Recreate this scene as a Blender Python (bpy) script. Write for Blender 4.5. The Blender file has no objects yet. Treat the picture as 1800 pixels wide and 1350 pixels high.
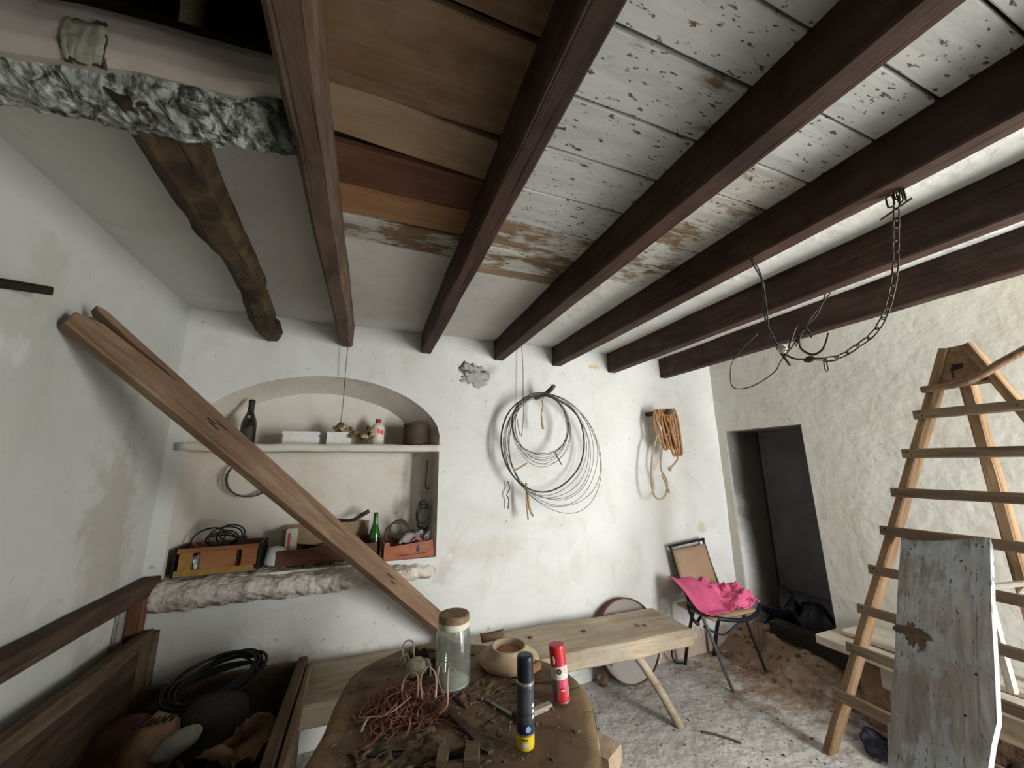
import bpy, bmesh, math, random
from mathutils import Vector, Matrix, noise

# ------------------------------------------------------------------ camera, light, exposure
S = bpy.context.scene
COL = S.collection
YAW, PITCH, ROLL = math.radians(20.9), math.radians(12.2), math.radians(-0.6)
FPX = 650.0
fw = Vector((math.sin(YAW)*math.cos(PITCH), math.cos(YAW)*math.cos(PITCH), math.sin(PITCH)))
rt0 = Vector((math.cos(YAW), -math.sin(YAW), 0))
up0 = rt0.cross(fw)
rt = rt0*math.cos(ROLL) + up0*math.sin(ROLL)
up = up0*math.cos(ROLL) - rt0*math.sin(ROLL)
cd = bpy.data.cameras.new('camera')
cam = bpy.data.objects.new('camera', cd); COL.objects.link(cam)
cd.sensor_fit = 'HORIZONTAL'; cd.sensor_width = 36.0; cd.lens = FPX/1800*36.0
cd.clip_start = 0.02; cd.clip_end = 100
cm = Matrix((rt, up, -fw)).transposed().to_4x4(); cm.translation = (0, 0, 1.5)
cam.matrix_world = cm
S.camera = cam

w = bpy.data.worlds.new('sky'); S.world = w; w.use_nodes = True
w.node_tree.nodes['Background'].inputs[0].default_value = (0.80, 0.90, 1.0, 1)
w.node_tree.nodes['Background'].inputs[1].default_value = 2.2

def area(name, loc, target, sx, sy, power, col):
    l = bpy.data.lights.new(name, 'AREA'); l.shape = 'RECTANGLE'; l.size = sx; l.size_y = sy
    l.energy = power; l.color = col
    o = bpy.data.objects.new(name, l); COL.objects.link(o)
    o.location = loc
    o.rotation_euler = (Vector(target)-Vector(loc)).to_track_quat('-Z', 'Z').to_euler()
    return o
# daylight that falls in through the open doorway of the wall behind the camera
area('doorway_daylight', (2.60, -1.32, 1.12), (1.6, 2.6, 1.0), 0.76, 1.8, 135, (0.99, 0.995, 0.985))
vs = S.view_settings
vs.view_transform = 'Standard'; vs.look = 'None'; vs.gamma = 1.0; vs.use_curve_mapping = False
vs.exposure = 0.38
S.cycles.max_bounces = 6; S.cycles.diffuse_bounces = 3; S.cycles.glossy_bounces = 2; S.cycles.transmission_bounces = 6; S.cycles.caustics_reflective = False; S.cycles.caustics_refractive = False

# ------------------------------------------------------------------ object helpers
WM = {}
def place(o, wm=None, parent=None):
    wm = wm or Matrix.Identity(4)
    WM[o.name] = wm
    if parent is not None:
        o.parent = parent
        o.matrix_basis = WM[parent.name].inverted() @ wm
    else:
        o.matrix_basis = wm
    return o
def mesh_of(name, bm, smooth=False):
    bmesh.ops.recalc_face_normals(bm, faces=bm.faces[:])
    me = bpy.data.meshes.new(name); bm.to_mesh(me); bm.free()
    if smooth:
        for p in me.polygons: p.use_smooth = True
    return me
def obj(name, bm, mat, parent=None, wm=None, smooth=False):
    me = mesh_of(name, bm, smooth) if isinstance(bm, bmesh.types.BMesh) else bm
    if mat is not None and not me.materials: me.materials.append(mat)
    o = bpy.data.objects.new(name, me); COL.objects.link(o)
    return place(o, wm, parent)
def tag(o, label, cat, group=None, kind=None):
    o['label'] = label; o['category'] = cat
    if group: o['group'] = group
    if kind: o['kind'] = kind
    return o
def thing(name, loc, label, cat, group=None):
    o = bpy.data.objects.new(name, None); COL.objects.link(o); o.empty_display_size = 0.05
    place(o, Matrix.Translation(loc)); return tag(o, label, cat, group)
def struct(o): o['kind'] = 'structure'; return o
def T(x, y, z): return Matrix.Translation((x, y, z))
def axes(A, B, upv=(0, 0, 1)):
    A, B = Vector(A), Vector(B); x = (B-A).normalized(); z = Vector(upv); z = (z - x*z.dot(x))
    if z.length < 1e-5: z = Vector((0, 1, 0)) - x*x.y
    z.normalize(); y = z.cross(x)
    m = Matrix((x, y, z)).transposed().to_4x4(); m.translation = A
    return m, (B-A).length
def nz(p, s=1.0, seed=0.0):
    return noise.noise(Vector((p[0]*s+seed*7.13, p[1]*s+seed*3.7, p[2]*s-seed*5.1)))
def nv(p, s=1.0, seed=0.0):
    return noise.noise_vector(Vector((p[0]*s+seed*7.13, p[1]*s+seed*3.7, p[2]*s-seed*5.1)))

# ------------------------------------------------------------------ mesh helpers
def bbox(bm, x0, x1, y0, y1, z0, z1):
    v = [bm.verts.new(p) for p in ((x0,y0,z0),(x1,y0,z0),(x1,y1,z0),(x0,y1,z0),(x0,y0,z1),(x1,y0,z1),(x1,y1,z1),(x0,y1,z1))]
    for f in ((0,3,2,1),(4,5,6,7),(0,1,5,4),(1,2,6,5),(2,3,7,6),(3,0,4,7)): bm.faces.new([v[i] for i in f])
def box_bm(*a):
    bm = bmesh.new(); bbox(bm, *a); return bm
def timber_bm(L, W, H, n=8, jit=0.003, ch=0.006, seed=1, bend=None, taper=None, endj=0.0):
    """hand-cut timber along +X from 0 to L, centred on Y and Z"""
    bm = bmesh.new(); rings = []
    for i in range(n+1):
        t = i/n; x = t*L
        k = taper(t) if taper else (1.0, 1.0)
        w, h = W/2*k[0], H/2*k[1]; c = min(ch, w*0.45, h*0.45)
        oy, oz = bend(t) if bend else (0, 0)
        sec = [(w-c,-h),(w,-h+c),(w,h-c),(w-c,h),(-w+c,h),(-w,h-c),(-w,-h+c),(-w+c,-h)]
        ring = []
        for j, (y, z) in enumerate(sec):
            d = nv((x*3, y*6, z*6), 1.0, seed)*jit + nv((x*14, y*20, z*20), 1.0, seed+3)*jit*0.5
            ex = 0.0
            if i in (0, n): ex = nz((y*9, z*9, i), 1.0, seed)*endj
            ring.append(bm.verts.new((x+ex, y+oy+d.y, z+oz+d.z)))
        rings.append(ring)
    for a, b in zip(rings, rings[1:]):
        for j in range(8): bm.faces.new((a[j], a[(j+1)%8], b[(j+1)%8], b[j]))
    bm.faces.new(rings[0]); bm.faces.new(rings[-1][::-1])
    return bm
def timber(name, A, B, W, H, mat, parent=None, upv=(0,0,1), **k):
    m, L = axes(A, B, upv)
    return obj(name, timber_bm(L, W, H, **k), mat, parent, m)
def tube_into(bm, pts, r, sides=8, closed=False):
    pts = [Vector(p) for p in pts]; n = len(pts)
    rs = r if isinstance(r, (list, tuple)) else [r]*n
    tan = []
    for i in range(n):
        a = pts[(i-1) % n] if (closed or i > 0) else pts[0]
        b = pts[(i+1) % n] if (closed or i < n-1) else pts[-1]
        d = b-a; tan.append(d.normalized() if d.length > 1e-9 else Vector((0,0,1)))
    ref = Vector((0,0,1)) if abs(tan[0].z) < 0.9 else Vector((1,0,0))
    u = tan[0].cross(ref).normalized(); rings = []
    for i in range(n):
        u = u - tan[i]*u.dot(tan[i])
        u = u.normalized() if u.length > 1e-6 else tan[i].orthogonal().normalized()
        v = tan[i].cross(u)
        rings.append([bm.verts.new(pts[i] + (u*math.cos(2*math.pi*j/sides) + v*math.sin(2*math.pi*j/sides))*rs[i]) for j in range(sides)])
    m = n if closed else n-1
    for i in range(m):
        a, b = rings[i], rings[(i+1) % n]
        for j in range(sides): bm.faces.new((a[j], a[(j+1)%sides], b[(j+1)%sides], b[j]))
    if not closed:
        bm.faces.new(rings[0][::-1]); bm.faces.new(rings[-1])
def tube_bm(pts, r, sides=8, closed=False):
    bm = bmesh.new(); tube_into(bm, pts, r, sides, closed); return bm
def smooth_path(pts, sub=6, closed=False):
    P = [Vector(p) for p in pts]; n = len(P); out = []
    for i in range(n if closed else n-1):
        g = (lambda k: P[k % n]) if closed else (lambda k: P[min(max(k, 0), n-1)])
        a, b, c, d = g(i-1), g(i), g(i+1), g(i+2)
        for s in range(sub):
            t = s/sub
            out.append(0.5*((2*b)+(c-a)*t+(2*a-5*b+4*c-d)*t*t+(3*b-a-3*c+d)*t**3))
    if not closed: out.append(P[-1])
    return out
def lathe_bm(prof, n=32, jit=0.0, seed=1, cap=True):
    bm = bmesh.new(); rings = []
    for r, z in prof:
        ring = []
        for j in range(n):
            a = 2*math.pi*j/n
            k = 1 + (nz((math.cos(a)*2, math.sin(a)*2, z*10), 1, seed)*jit if jit else 0)
            ring.append(bm.verts.new((r*k*math.cos(a), r*k*math.sin(a), z)))
        rings.append(ring)
    for a, b in zip(rings, rings[1:]):
        for j in range(n): bm.faces.new((a[j], a[(j+1)%n], b[(j+1)%n], b[j]))
    if cap:
        bm.faces.new(rings[0][::-1]); bm.faces.new(rings[-1])
    return bm
def grid_bm(f, nu, nvv, closed_u=False):
    bm = bmesh.new(); V = [[bm.verts.new(f(i/nu, j/nvv)) for j in range(nvv+1)] for i in range(nu+(0 if closed_u else 1))]
    m = len(V)
    for i in range(nu):
        for j in range(nvv):
            bm.faces.new((V[i][j], V[(i+1)%m][j], V[(i+1)%m][j+1], V[i][j+1]))
    return bm
def thicken(o, t, off=-1):
    m = o.modifiers.new('thickness', 'SOLIDIFY'); m.thickness = t; m.offset = off; return o
def blob_bm(rx, ry, rz, sub=3, amp=0.1, s=4, seed=1, flat=None):
    bm = bmesh.new(); bmesh.ops.create_icosphere(bm, subdivisions=sub, radius=1.0)
    for v in bm.verts:
        d = 1 + nz(v.co, s/3, seed)*amp + nz(v.co, s, seed+2)*amp*0.5
        v.co = Vector((v.co.x*rx, v.co.y*ry, v.co.z*rz))*d
        if flat is not None and v.co.z < flat: v.co.z = flat
    return bm
def prism_bm(poly, z0, z1):
    bm = bmesh.new()
    a = [bm.verts.new((x, y, z0)) for x, y in poly]; b = [bm.verts.new((x, y, z1)) for x, y in poly]
    n = len(poly)
    for i in range(n): bm.faces.new((a[i], a[(i+1)%n], b[(i+1)%n], b[i]))
    bm.faces.new(a[::-1]); bm.faces.new(b); return bm
def dense_box_bm(x0, x1, y0, y1, z0, z1, step, amp, s, seed):
    bm = bmesh.new(); bbox(bm, x0, x1, y0, y1, z0, z1)
    for ax, ext in ((0, (x0, x1)), (1, (y0, y1)), (2, (z0, z1))):
        n = int((ext[1]-ext[0])/step)
        for i in range(1, n):
            co = Vector((0,0,0)); co[ax] = ext[0] + (ext[1]-ext[0])*i/n
            no = Vector((0,0,0)); no[ax] = 1
            bmesh.ops.bisect_plane(bm, geom=bm.verts[:]+bm.edges[:]+bm.faces[:], plane_co=co, plane_no=no)
    for v in bm.verts:
        v.co += nv(v.co, s, seed)*amp + nv(v.co, s*3.3, seed+5)*amp*0.4
    return bm

# ------------------------------------------------------------------ materials
def new_mat(name):
    m = bpy.data.materials.new(name); m.use_nodes = True
    nt = m.node_tree; b = nt.nodes['Principled BSDF']
    return m, nt, b
def N(nt, t, **k):
    n = nt.nodes.new(t)
    for a, v in k.items(): setattr(n, a, v)
    return n
def ramp(nt, fac, stops, interp='LINEAR'):
    r = N(nt, 'ShaderNodeValToRGB'); r.color_ramp.interpolation = interp
    el = r.color_ramp.elements
    while len(el) < len(stops): el.new(0.5)
    for e, (p, c) in zip(el, stops):
        e.position = p; e.color = (c, c, c, 1) if isinstance(c, (int, float)) else (*c, 1)
    nt.links.new(fac, r.inputs[0]); return r.outputs[0]
def mixc(nt, fac, a, b, mode='MIX'):
    m = N(nt, 'ShaderNodeMix', data_type='RGBA', blend_type=mode)
    for i, v in ((0, fac), (6, a), (7, b)):
        if isinstance(v, bpy.types.NodeSocket): nt.links.new(v, m.inputs[i])
        else: m.inputs[i].default_value = v if i == 0 else (*v, 1)
    return m.outputs[2]
def mathn(nt, op, a, b=0.5, clamp=False):
    m = N(nt, 'ShaderNodeMath', operation=op, use_clamp=clamp)
    for i, v in ((0, a), (1, b)):
        if isinstance(v, bpy.types.NodeSocket): nt.links.new(v, m.inputs[i])
        else: m.inputs[i].default_value = v
    return m.outputs[0]
def coords(nt, scale=(1,1,1), rnd=True):
    tc = N(nt, 'ShaderNodeTexCoord'); mp = N(nt, 'ShaderNodeMapping'); mp.inputs['Scale'].default_value = scale
    if rnd:
        oi = N(nt, 'ShaderNodeObjectInfo'); ad = N(nt, 'ShaderNodeVectorMath', operation='ADD')
        mu = N(nt, 'ShaderNodeMath', operation='MULTIPLY'); mu.inputs[1].default_value = 37.0
        nt.links.new(oi.outputs['Random'], mu.inputs[0]); nt.links.new(tc.outputs['Object'], ad.inputs[0]); nt.links.new(mu.outputs[0], ad.inputs[1])
        nt.links.new(ad.outputs[0], mp.inputs[0])
    else: nt.links.new(tc.outputs['Object'], mp.inputs[0])
    return mp.outputs[0]
def tex(nt, vec, scale, detail=6, rough=0.6, dist=0.0):
    n = N(nt, 'ShaderNodeTexNoise'); n.inputs['Scale'].default_value = scale; n.inputs['Detail'].default_value = detail
    n.inputs['Roughness'].default_value = rough; n.inputs['Distortion'].default_value = dist
    nt.links.new(vec, n.inputs['Vector']); return n.outputs[0]
def bump(nt, b, h, strength, dist=0.01):
    bn = N(nt, 'ShaderNodeBump'); bn.inputs['Strength'].default_value = strength; bn.inputs['Distance'].default_value = dist
    nt.links.new(h, bn.inputs['Height']); nt.links.new(bn.outputs[0], b.inputs['Normal'])
def wood(name, dark, mid, light, grain=9.0, rough=0.75, paint=None, cover=0.5, cracks=0.5, dust=None, dustamt=0.3, bumpk=0.5, axis=0):
    m, nt, b = new_mat(name)
    sc = lambda a, k: (a, k, k) if axis == 0 else (k, a, k)
    v = coords(nt, sc(1.0, grain)); vb = coords(nt)
    g = tex(nt, v, 2.2, 4, 0.65, 0.8)
    c = ramp(nt, g, [(0.28, dark), (0.5, mid), (0.72, light)])
    big = tex(nt, vb, 2.5, 1, 0.5)
    c = mixc(nt, ramp(nt, big, [(0.35, 0.45), (0.65, 0.0)]), c, dark)
    vf = coords(nt, sc(0.5, grain*3.2)); fine = tex(nt, vf, 2.6, 2, 0.7)
    ck = ramp(nt, fine, [(0.30, cracks), (0.40, 0.0)])
    c = mixc(nt, ck, c, tuple(x*0.25 for x in dark))
    if paint:
        pm = tex(nt, coords(nt, (2.2, 8.0, 8.0)), 3.0, 3, 0.7, 0.3); bigp = tex(nt, vb, 3.2, 3, 0.55)
        s = mathn(nt, 'ADD', mathn(nt, 'MULTIPLY', pm, 0.35), mathn(nt, 'MULTIPLY', bigp, 0.65))
        lo = 0.64-cover*0.28
        msk = ramp(nt, s, [(lo-0.03, 0.0), (lo+0.03, 1.0)])
        fl = tex(nt, coords(nt, (9.0, 26.0, 26.0)), 3.0, 2, 0.6); spk = ramp(nt, fl, [(0.31, 0.12), (0.365, 1.0)])
        msk = mathn(nt, 'MULTIPLY', msk, spk)
        pc = mixc(nt, ramp(nt, g, [(0.3, 0.0), (0.6, 1.0)]), tuple(x*0.72 for x in paint), paint)
        c = mixc(nt, msk, c, pc)
        c = mixc(nt, mathn(nt, 'MULTIPLY', mathn(nt, 'SUBTRACT', 1.0, spk), 0.75), c, (0.045, 0.04, 0.03))
        h = mathn(nt, 'ADD', g, mathn(nt, 'MULTIPLY', msk, 0.6))
    else: h = mathn(nt, 'SUBTRACT', g, ck)
    if dust:
        dn = tex(nt, vb, 6.0, 3, 0.7)
        c = mixc(nt, ramp(nt, dn, [(0.42, 0.0), (0.7, dustamt)]), c, dust)
    nt.links.new(c, b.inputs['Base Color']); b.inputs['Roughness'].default_value = rough
    b.inputs['Specular IOR Level'].default_value = 0.25
    bump(nt, b, h, bumpk, 0.006); return m
def plaster(name, base, base2, stain, scale=1.6, stains_and_light=(), specks=0.5, bumpk=0.35, fine=14, rough=0.92, lump=4.0, wobk=2.6, sst=0.55, st0=0.52, st1=0.76):
    m, nt, b = new_mat(name); v = coords(nt, rnd=False)
    a = tex(nt, v, scale, 4, 0.62, 0.5)
    c = mixc(nt, ramp(nt, a, [(0.35, 0.0), (0.66, 1.0)]), base, base2)
    s = tex(nt, v, scale*1.9, 5, 0.68, 1.0)
    c = mixc(nt, ramp(nt, s, [(st0, 0.0), (st1, sst)]), c, stain)
    d = tex(nt, v, 26, 2, 0.6)
    c = mixc(nt, ramp(nt, d, [(0.24, specks), (0.30, 0.0)]), c, (0.16, 0.14, 0.11))
    tc = N(nt, 'ShaderNodeTexCoord')
    wob = tex(nt, v, 7, 3, 0.7)
    for loc, rad, colr, st in stains_and_light:
        mp = N(nt, 'ShaderNodeMapping'); mp.inputs['Location'].default_value = tuple(-l/r for l, r in zip(loc, rad)); mp.inputs['Scale'].default_value = tuple(1/r for r in rad)
        nt.links.new(tc.outputs['Object'], mp.inputs[0])
        ln = N(nt, 'ShaderNodeVectorMath', operation='LENGTH'); nt.links.new(mp.outputs[0], ln.inputs[0])
        q = mathn(nt, 'ADD', ln.outputs['Value'], mathn(nt, 'MULTIPLY', mathn(nt, 'SUBTRACT', wob, 0.5), wobk))
        c = mixc(nt, ramp(nt, q, [(0.45, st), (0.95, 0.0)]), c, colr)
    nt.links.new(c, b.inputs['Base Color']); b.inputs['Roughness'].default_value = rough; b.inputs['Specular IOR Level'].default_value = 0.15
    h = mathn(nt, 'ADD', mathn(nt, 'MULTIPLY', tex(nt, v, fine, 3, 0.6), 0.5), mathn(nt, 'MULTIPLY', tex(nt, v, lump, 2, 0.5), 1.4))
    bump(nt, b, h, bumpk, 0.02); return m
def plain(name, col, rough=0.5, metal=0.0, var=0.15, scale=20, col2=None, spec=0.4, bumpk=0.1, trans=0.0, ior=1.45, alpha=1.0):
    m, nt, b = new_mat(name)
    v = coords(nt); t = tex(nt, v, scale, 3, 0.6)
    c2 = col2 or tuple(x*(1-var*2) for x in col)
    c = mixc(nt, ramp(nt, t, [(0.35, 0.0), (0.65, 1.0)]), c2, col)
    nt.links.new(c, b.inputs['Base Color']); b.inputs['Roughness'].default_value = rough; b.inputs['Metallic'].default_value = metal
    b.inputs['Specular IOR Level'].default_value = spec
    if trans: b.inputs['Transmission Weight'].default_value = trans; b.inputs['IOR'].default_value = ior
    if bumpk: bump(nt, b, t, bumpk, 0.004)
    return m

WHITE = (0.70, 0.69, 0.645)
M = {}
M['far'] = plaster('far_wall_limewash', (0.735, 0.74, 0.72), (0.67, 0.66, 0.625), (0.58, 0.53, 0.44), 1.9, specks=0.45, bumpk=0.28, stains_and_light=(
    ((0.69, 2.6, 2.15), (0.17, 0.3, 0.10), (0.42, 0.42, 0.40), 0.75),
    ((0.80, 2.6, 0.93), (0.36, 0.3, 0.09), (0.62, 0.55, 0.46), 0.45),
    ((1.25, 2.6, 1.07), (0.4, 0.3, 0.05), (0.64, 0.58, 0.50), 0.3),
    ((1.72, 2.6, 2.30), (0.06, 0.3, 0.03), (0.58, 0.42, 0.22), 0.8),
    ((2.75, 2.6, 0.95), (0.05, 0.3, 0.05), (0.60, 0.45, 0.25), 0.6),
    ((0.5, 2.6, 0.82), (0.09, 0.3, 0.16), (0.40, 0.33, 0.28), 0.35),
    ((2.6, 2.6, 0.02), (0.9, 0.3, 0.22), (0.36, 0.22, 0.14), 0.75),
    ((-0.35, 2.6, 0.42), (0.5, 0.3, 0.12), (0.45, 0.36, 0.30), 0.5)))
M['niche'] = plaster('niche_limewash', (0.72, 0.69, 0.62), (0.66, 0.60, 0.52), (0.58, 0.47, 0.36), 1.9, specks=0.3, bumpk=0.3, wobk=1.2, stains_and_light=(
    ((0.40, 2.72, 1.3), (0.075, 0.3, 0.45), (0.30, 0.21, 0.16), 0.6), ((0.43, 2.7, 1.78), (0.09, 0.3, 0.12), (0.34, 0.25, 0.19), 0.6), ((0.1, 2.9, 1.72), (0.55, 0.06, 0.10), (0.42, 0.30, 0.23), 0.5)))  # browner along the right jamb and in a band behind the shelf goods
M['left'] = plaster('left_wall_limewash', (0.60, 0.615, 0.58), (0.53, 0.545, 0.51), (0.50, 0.475, 0.405), 1.3, specks=0.2, bumpk=0.22, stains_and_light=(
    ((-1.05, 1.5, 1.85), (0.3, 0.14, 0.08), (0.70, 0.72, 0.72), 0.8), ((-1.05, 2.25, 1.25), (0.3, 0.22, 0.55), (0.40, 0.36, 0.31), 0.6), ((-1.05, 1.75, 1.0), (0.3, 0.3, 0.12), (0.46, 0.46, 0.42), 0.5), ((-1.05, 1.6, 2.15), (0.3, 0.12, 0.16), (0.50, 0.46, 0.38), 0.5)))
M['right'] = plaster('right_wall_limewash', (0.70, 0.69, 0.63), (0.64, 0.62, 0.54), (0.60, 0.51, 0.39), 1.5, specks=0.25, bumpk=0.24, fine=22, lump=9)
M['soffit'] = plaster('ceiling_plaster', (0.64, 0.625, 0.59), (0.58, 0.555, 0.515), (0.50, 0.45, 0.39), 1.4, specks=0.15, bumpk=0.3)
M['soffit_white'] = plaster('ceiling_plaster_white', (0.74, 0.745, 0.71), (0.68, 0.68, 0.63), (0.60, 0.57, 0.48), 1.6, specks=0.15, bumpk=0.7, fine=26, lump=10)
M['sill'] = plaster('rough_sill_plaster', (0.68, 0.62, 0.56), (0.56, 0.50, 0.45), (0.30, 0.22, 0.15), 4.5, specks=0.9, bumpk=0.9, fine=28, lump=14, sst=0.8, st0=0.50, st1=0.66)
M['flake'] = plaster('flaking_whitewash', (0.52, 0.54, 0.51), (0.22, 0.23, 0.205), (0.04, 0.04, 0.028), 11.0, specks=0.95, bumpk=1.0, fine=34, lump=20, sst=0.97, st0=0.47, st1=0.60, wobk=2.0, stains_and_light=(
    ((-0.22, 0.92, 2.30), (0.13, 0.2, 0.2), (0.02, 0.02, 0.015), 0.95),))
M['pink'] = plaster('pinkish_plaster', (0.50, 0.44, 0.40), (0.42, 0.36, 0.32), (0.33, 0.29, 0.24), 1.8, specks=0.25, bumpk=0.3)
M['grey_patch'] = plaster('grey_green_mortar', (0.36, 0.345, 0.28), (0.28, 0.27, 0.21), (0.13, 0.11, 0.07), 6.0, specks=0.9, bumpk=0.8)
M['floor'] = plaster('dusty_floor', (0.56, 0.545, 0.52), (0.45, 0.43, 0.40), (0.34, 0.28, 0.22), 2.6, specks=0.8, bumpk=0.6, fine=34, lump=12, stains_and_light=(
    ((3.35, 2.25, 0.1), (1.0, 0.8, 0.9), (0.25, 0.155, 0.105), 0.97), ((2.85, 2.15, 0.0), (0.62, 0.85, 0.8), (0.33, 0.225, 0.155), 0.75),  # doorway earth, then brown floor with ladder and board shadow painted in
    ((1.5, 2.35, 0.0), (0.25, 0.12, 0.6), (0.33, 0.30, 0.28), 0.5), ((2.9, 1.2, 0.0), (0.4, 0.8, 0.6), (0.16, 0.11, 0.085), 0.85)))
M['earth'] = plaster('reddish_earth', (0.23, 0.14, 0.092), (0.17, 0.105, 0.07), (0.09, 0.058, 0.04), 4.0, specks=0.7, bumpk=0.9, fine=30, lump=14)
M['reveal'] = plaster('shaded_door_reveal', (0.20, 0.19, 0.175), (0.15, 0.14, 0.13), (0.10, 0.09, 0.08), 2.0, specks=0.1, bumpk=0.3, wobk=0.5, stains_and_light=(
    ((3.05, 2.5, 0.15), (0.30, 0.4, 1.25), (0.66, 0.66, 0.64), 0.95), ((3.06, 2.5, 1.2), (0.035, 0.4, 1.2), (0.55, 0.54, 0.50), 0.8)))  # shade in the dark base; daylight painted pale low down and at the edge
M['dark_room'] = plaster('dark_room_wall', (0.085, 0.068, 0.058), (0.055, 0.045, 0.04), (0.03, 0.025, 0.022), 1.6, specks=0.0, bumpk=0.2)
M['beam'] = wood('dark_beam', (0.018, 0.009, 0.007), (0.050, 0.024, 0.017), (0.088, 0.044, 0.029), 7, 0.7, cracks=0.7, dust=(0.15, 0.10, 0.07), dustamt=0.22)
M['beam_left'] = wood('old_brown_beam', (0.045, 0.028, 0.02), (0.115, 0.07, 0.046), (0.19, 0.125, 0.085), 5, 0.75, cracks=0.6, dust=(0.25, 0.2, 0.15), dustamt=0.3)
M['log'] = wood('rough_log', (0.016, 0.009, 0.006), (0.042, 0.025, 0.014), (0.11, 0.072, 0.034), 4, 0.85, cracks=0.8, dust=(0.17, 0.115, 0.05), dustamt=0.45, bumpk=0.9, axis=1)
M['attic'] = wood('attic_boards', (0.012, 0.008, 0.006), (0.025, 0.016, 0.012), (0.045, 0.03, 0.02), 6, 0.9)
M['board_brown'] = wood('brown_board', (0.135, 0.074, 0.038), (0.235, 0.142, 0.078), (0.31, 0.20, 0.115), 7, 0.75, cracks=0.25, dust=(0.30, 0.24, 0.17), dustamt=0.4, bumpk=0.25)
M['board_tan'] = wood('tan_board', (0.22, 0.138, 0.076), (0.34, 0.228, 0.135), (0.43, 0.305, 0.19), 7, 0.75, cracks=0.25, dust=(0.36, 0.31, 0.25), dustamt=0.4, bumpk=0.25)
M['board_red'] = wood('red_brown_board', (0.09, 0.035, 0.02), (0.165, 0.068, 0.04), (0.23, 0.105, 0.065), 8, 0.7, cracks=0.3, bumpk=0.25)
M['board_orange'] = wood('orange_board', (0.19, 0.085, 0.035), (0.30, 0.15, 0.07), (0.37, 0.21, 0.11), 8, 0.7, cracks=0.3, bumpk=0.25)
M['board_white'] = wood('white_painted_board', (0.13, 0.085, 0.05), (0.24, 0.165, 0.10), (0.34, 0.25, 0.17), 7, 0.8, paint=(0.60, 0.605, 0.58), cover=0.95, cracks=0.4, bumpk=0.5)
M['board_worn'] = wood('worn_painted_board', (0.13, 0.08, 0.045), (0.26, 0.175, 0.10), (0.38, 0.28, 0.19), 7, 0.8, paint=(0.60, 0.59, 0.53), cover=0.55, cracks=0.4, bumpk=0.5)
M['plank'] = wood('tan_plank', (0.115, 0.066, 0.038), (0.225, 0.142, 0.083), (0.35, 0.245, 0.15), 8, 0.7, cracks=0.5, dust=(0.20, 0.105, 0.075), dustamt=0.55)
M['bench'] = wood('pale_bench_wood', (0.25, 0.185, 0.12), (0.42, 0.33, 0.22), (0.56, 0.46, 0.33), 8, 0.8, cracks=0.35, dust=(0.40, 0.37, 0.32), dustamt=0.65)
M['ladder'] = wood('ladder_wood', (0.13, 0.075, 0.04), (0.275, 0.175, 0.095), (0.42, 0.29, 0.165), 8, 0.75, cracks=0.4)
M['rung'] = wood('ladder_rung_wood', (0.10, 0.066, 0.042), (0.19, 0.135, 0.09), (0.29, 0.215, 0.145), 8, 0.8, cracks=0.4)
M['grey_board'] = wood('weathered_grey_board', (0.15, 0.13, 0.115), (0.31, 0.295, 0.275), (0.47, 0.475, 0.47), 9, 0.8, paint=(0.42, 0.455, 0.485), cover=0.42, cracks=0.5, dust=(0.24, 0.19, 0.16), dustamt=0.55, bumpk=0.6)
M['pale_plank'] = wood('pale_dusty_plank', (0.33, 0.28, 0.21), (0.50, 0.44, 0.35), (0.64, 0.59, 0.50), 6, 0.85, cracks=0.35, dust=(0.62, 0.60, 0.55), dustamt=0.7)
M['trough'] = wood('trough_wood', (0.055, 0.034, 0.02), (0.115, 0.075, 0.045), (0.20, 0.14, 0.085), 7, 0.85, cracks=0.5, dust=(0.20, 0.15, 0.10), dustamt=0.3)
M['rail'] = wood('dark_rail', (0.03, 0.018, 0.012), (0.075, 0.045, 0.03), (0.14, 0.09, 0.058), 7, 0.8, cracks=0.5)
M['table_top'] = wood('worn_slab_top', (0.055, 0.033, 0.02), (0.155, 0.096, 0.055), (0.30, 0.205, 0.115), 2.6, 0.7, cracks=0.6, dust=(0.27, 0.18, 0.11), dustamt=0.5, bumpk=0.8)
M['table_side'] = wood('slab_bark_side', (0.14, 0.10, 0.055), (0.30, 0.215, 0.12), (0.44, 0.34, 0.20), 4, 0.8, cracks=0.5, dust=(0.22, 0.23, 0.19), dustamt=0.5)
M['dish'] = wood('turned_dish_wood', (0.27, 0.19, 0.11), (0.42, 0.31, 0.19), (0.53, 0.42, 0.28), 3, 0.65, cracks=0.2, bumpk=0.2)
M['twig'] = wood('twig_bark', (0.045, 0.036, 0.028), (0.10, 0.078, 0.055), (0.17, 0.135, 0.095), 3, 0.9)
M['dark_wood'] = wood('near_black_wood', (0.012, 0.009, 0.007), (0.028, 0.02, 0.015), (0.05, 0.036, 0.026), 5, 0.85)
M['cork'] = plain('cork', (0.30, 0.20, 0.12), 0.9, var=0.25, scale=60, bumpk=0.5)
M['cream'] = plain('cream_plastic', (0.74, 0.70, 0.56), 0.5, var=0.06)
M['white'] = plain('white_foam', (0.78, 0.78, 0.75), 0.8, var=0.06, scale=40)
M['white_plastic'] = plain('white_plastic', (0.62, 0.66, 0.66), 0.45, var=0.08)
M['red'] = plain('red_paint', (0.62, 0.028, 0.045), 0.35, var=0.08, spec=0.5)
M['red_dull'] = plain('dull_red', (0.36, 0.03, 0.03), 0.5)
M['pinkred'] = plain('pinkish_red_print', (0.72, 0.10, 0.18), 0.4, var=0.06)
M['black'] = plain('black_rubber', (0.012, 0.012, 0.013), 0.6, var=0.2)
M['black_cap'] = plain('navy_black_plastic', (0.010, 0.014, 0.026), 0.35, var=0.1, spec=0.5)
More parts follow.
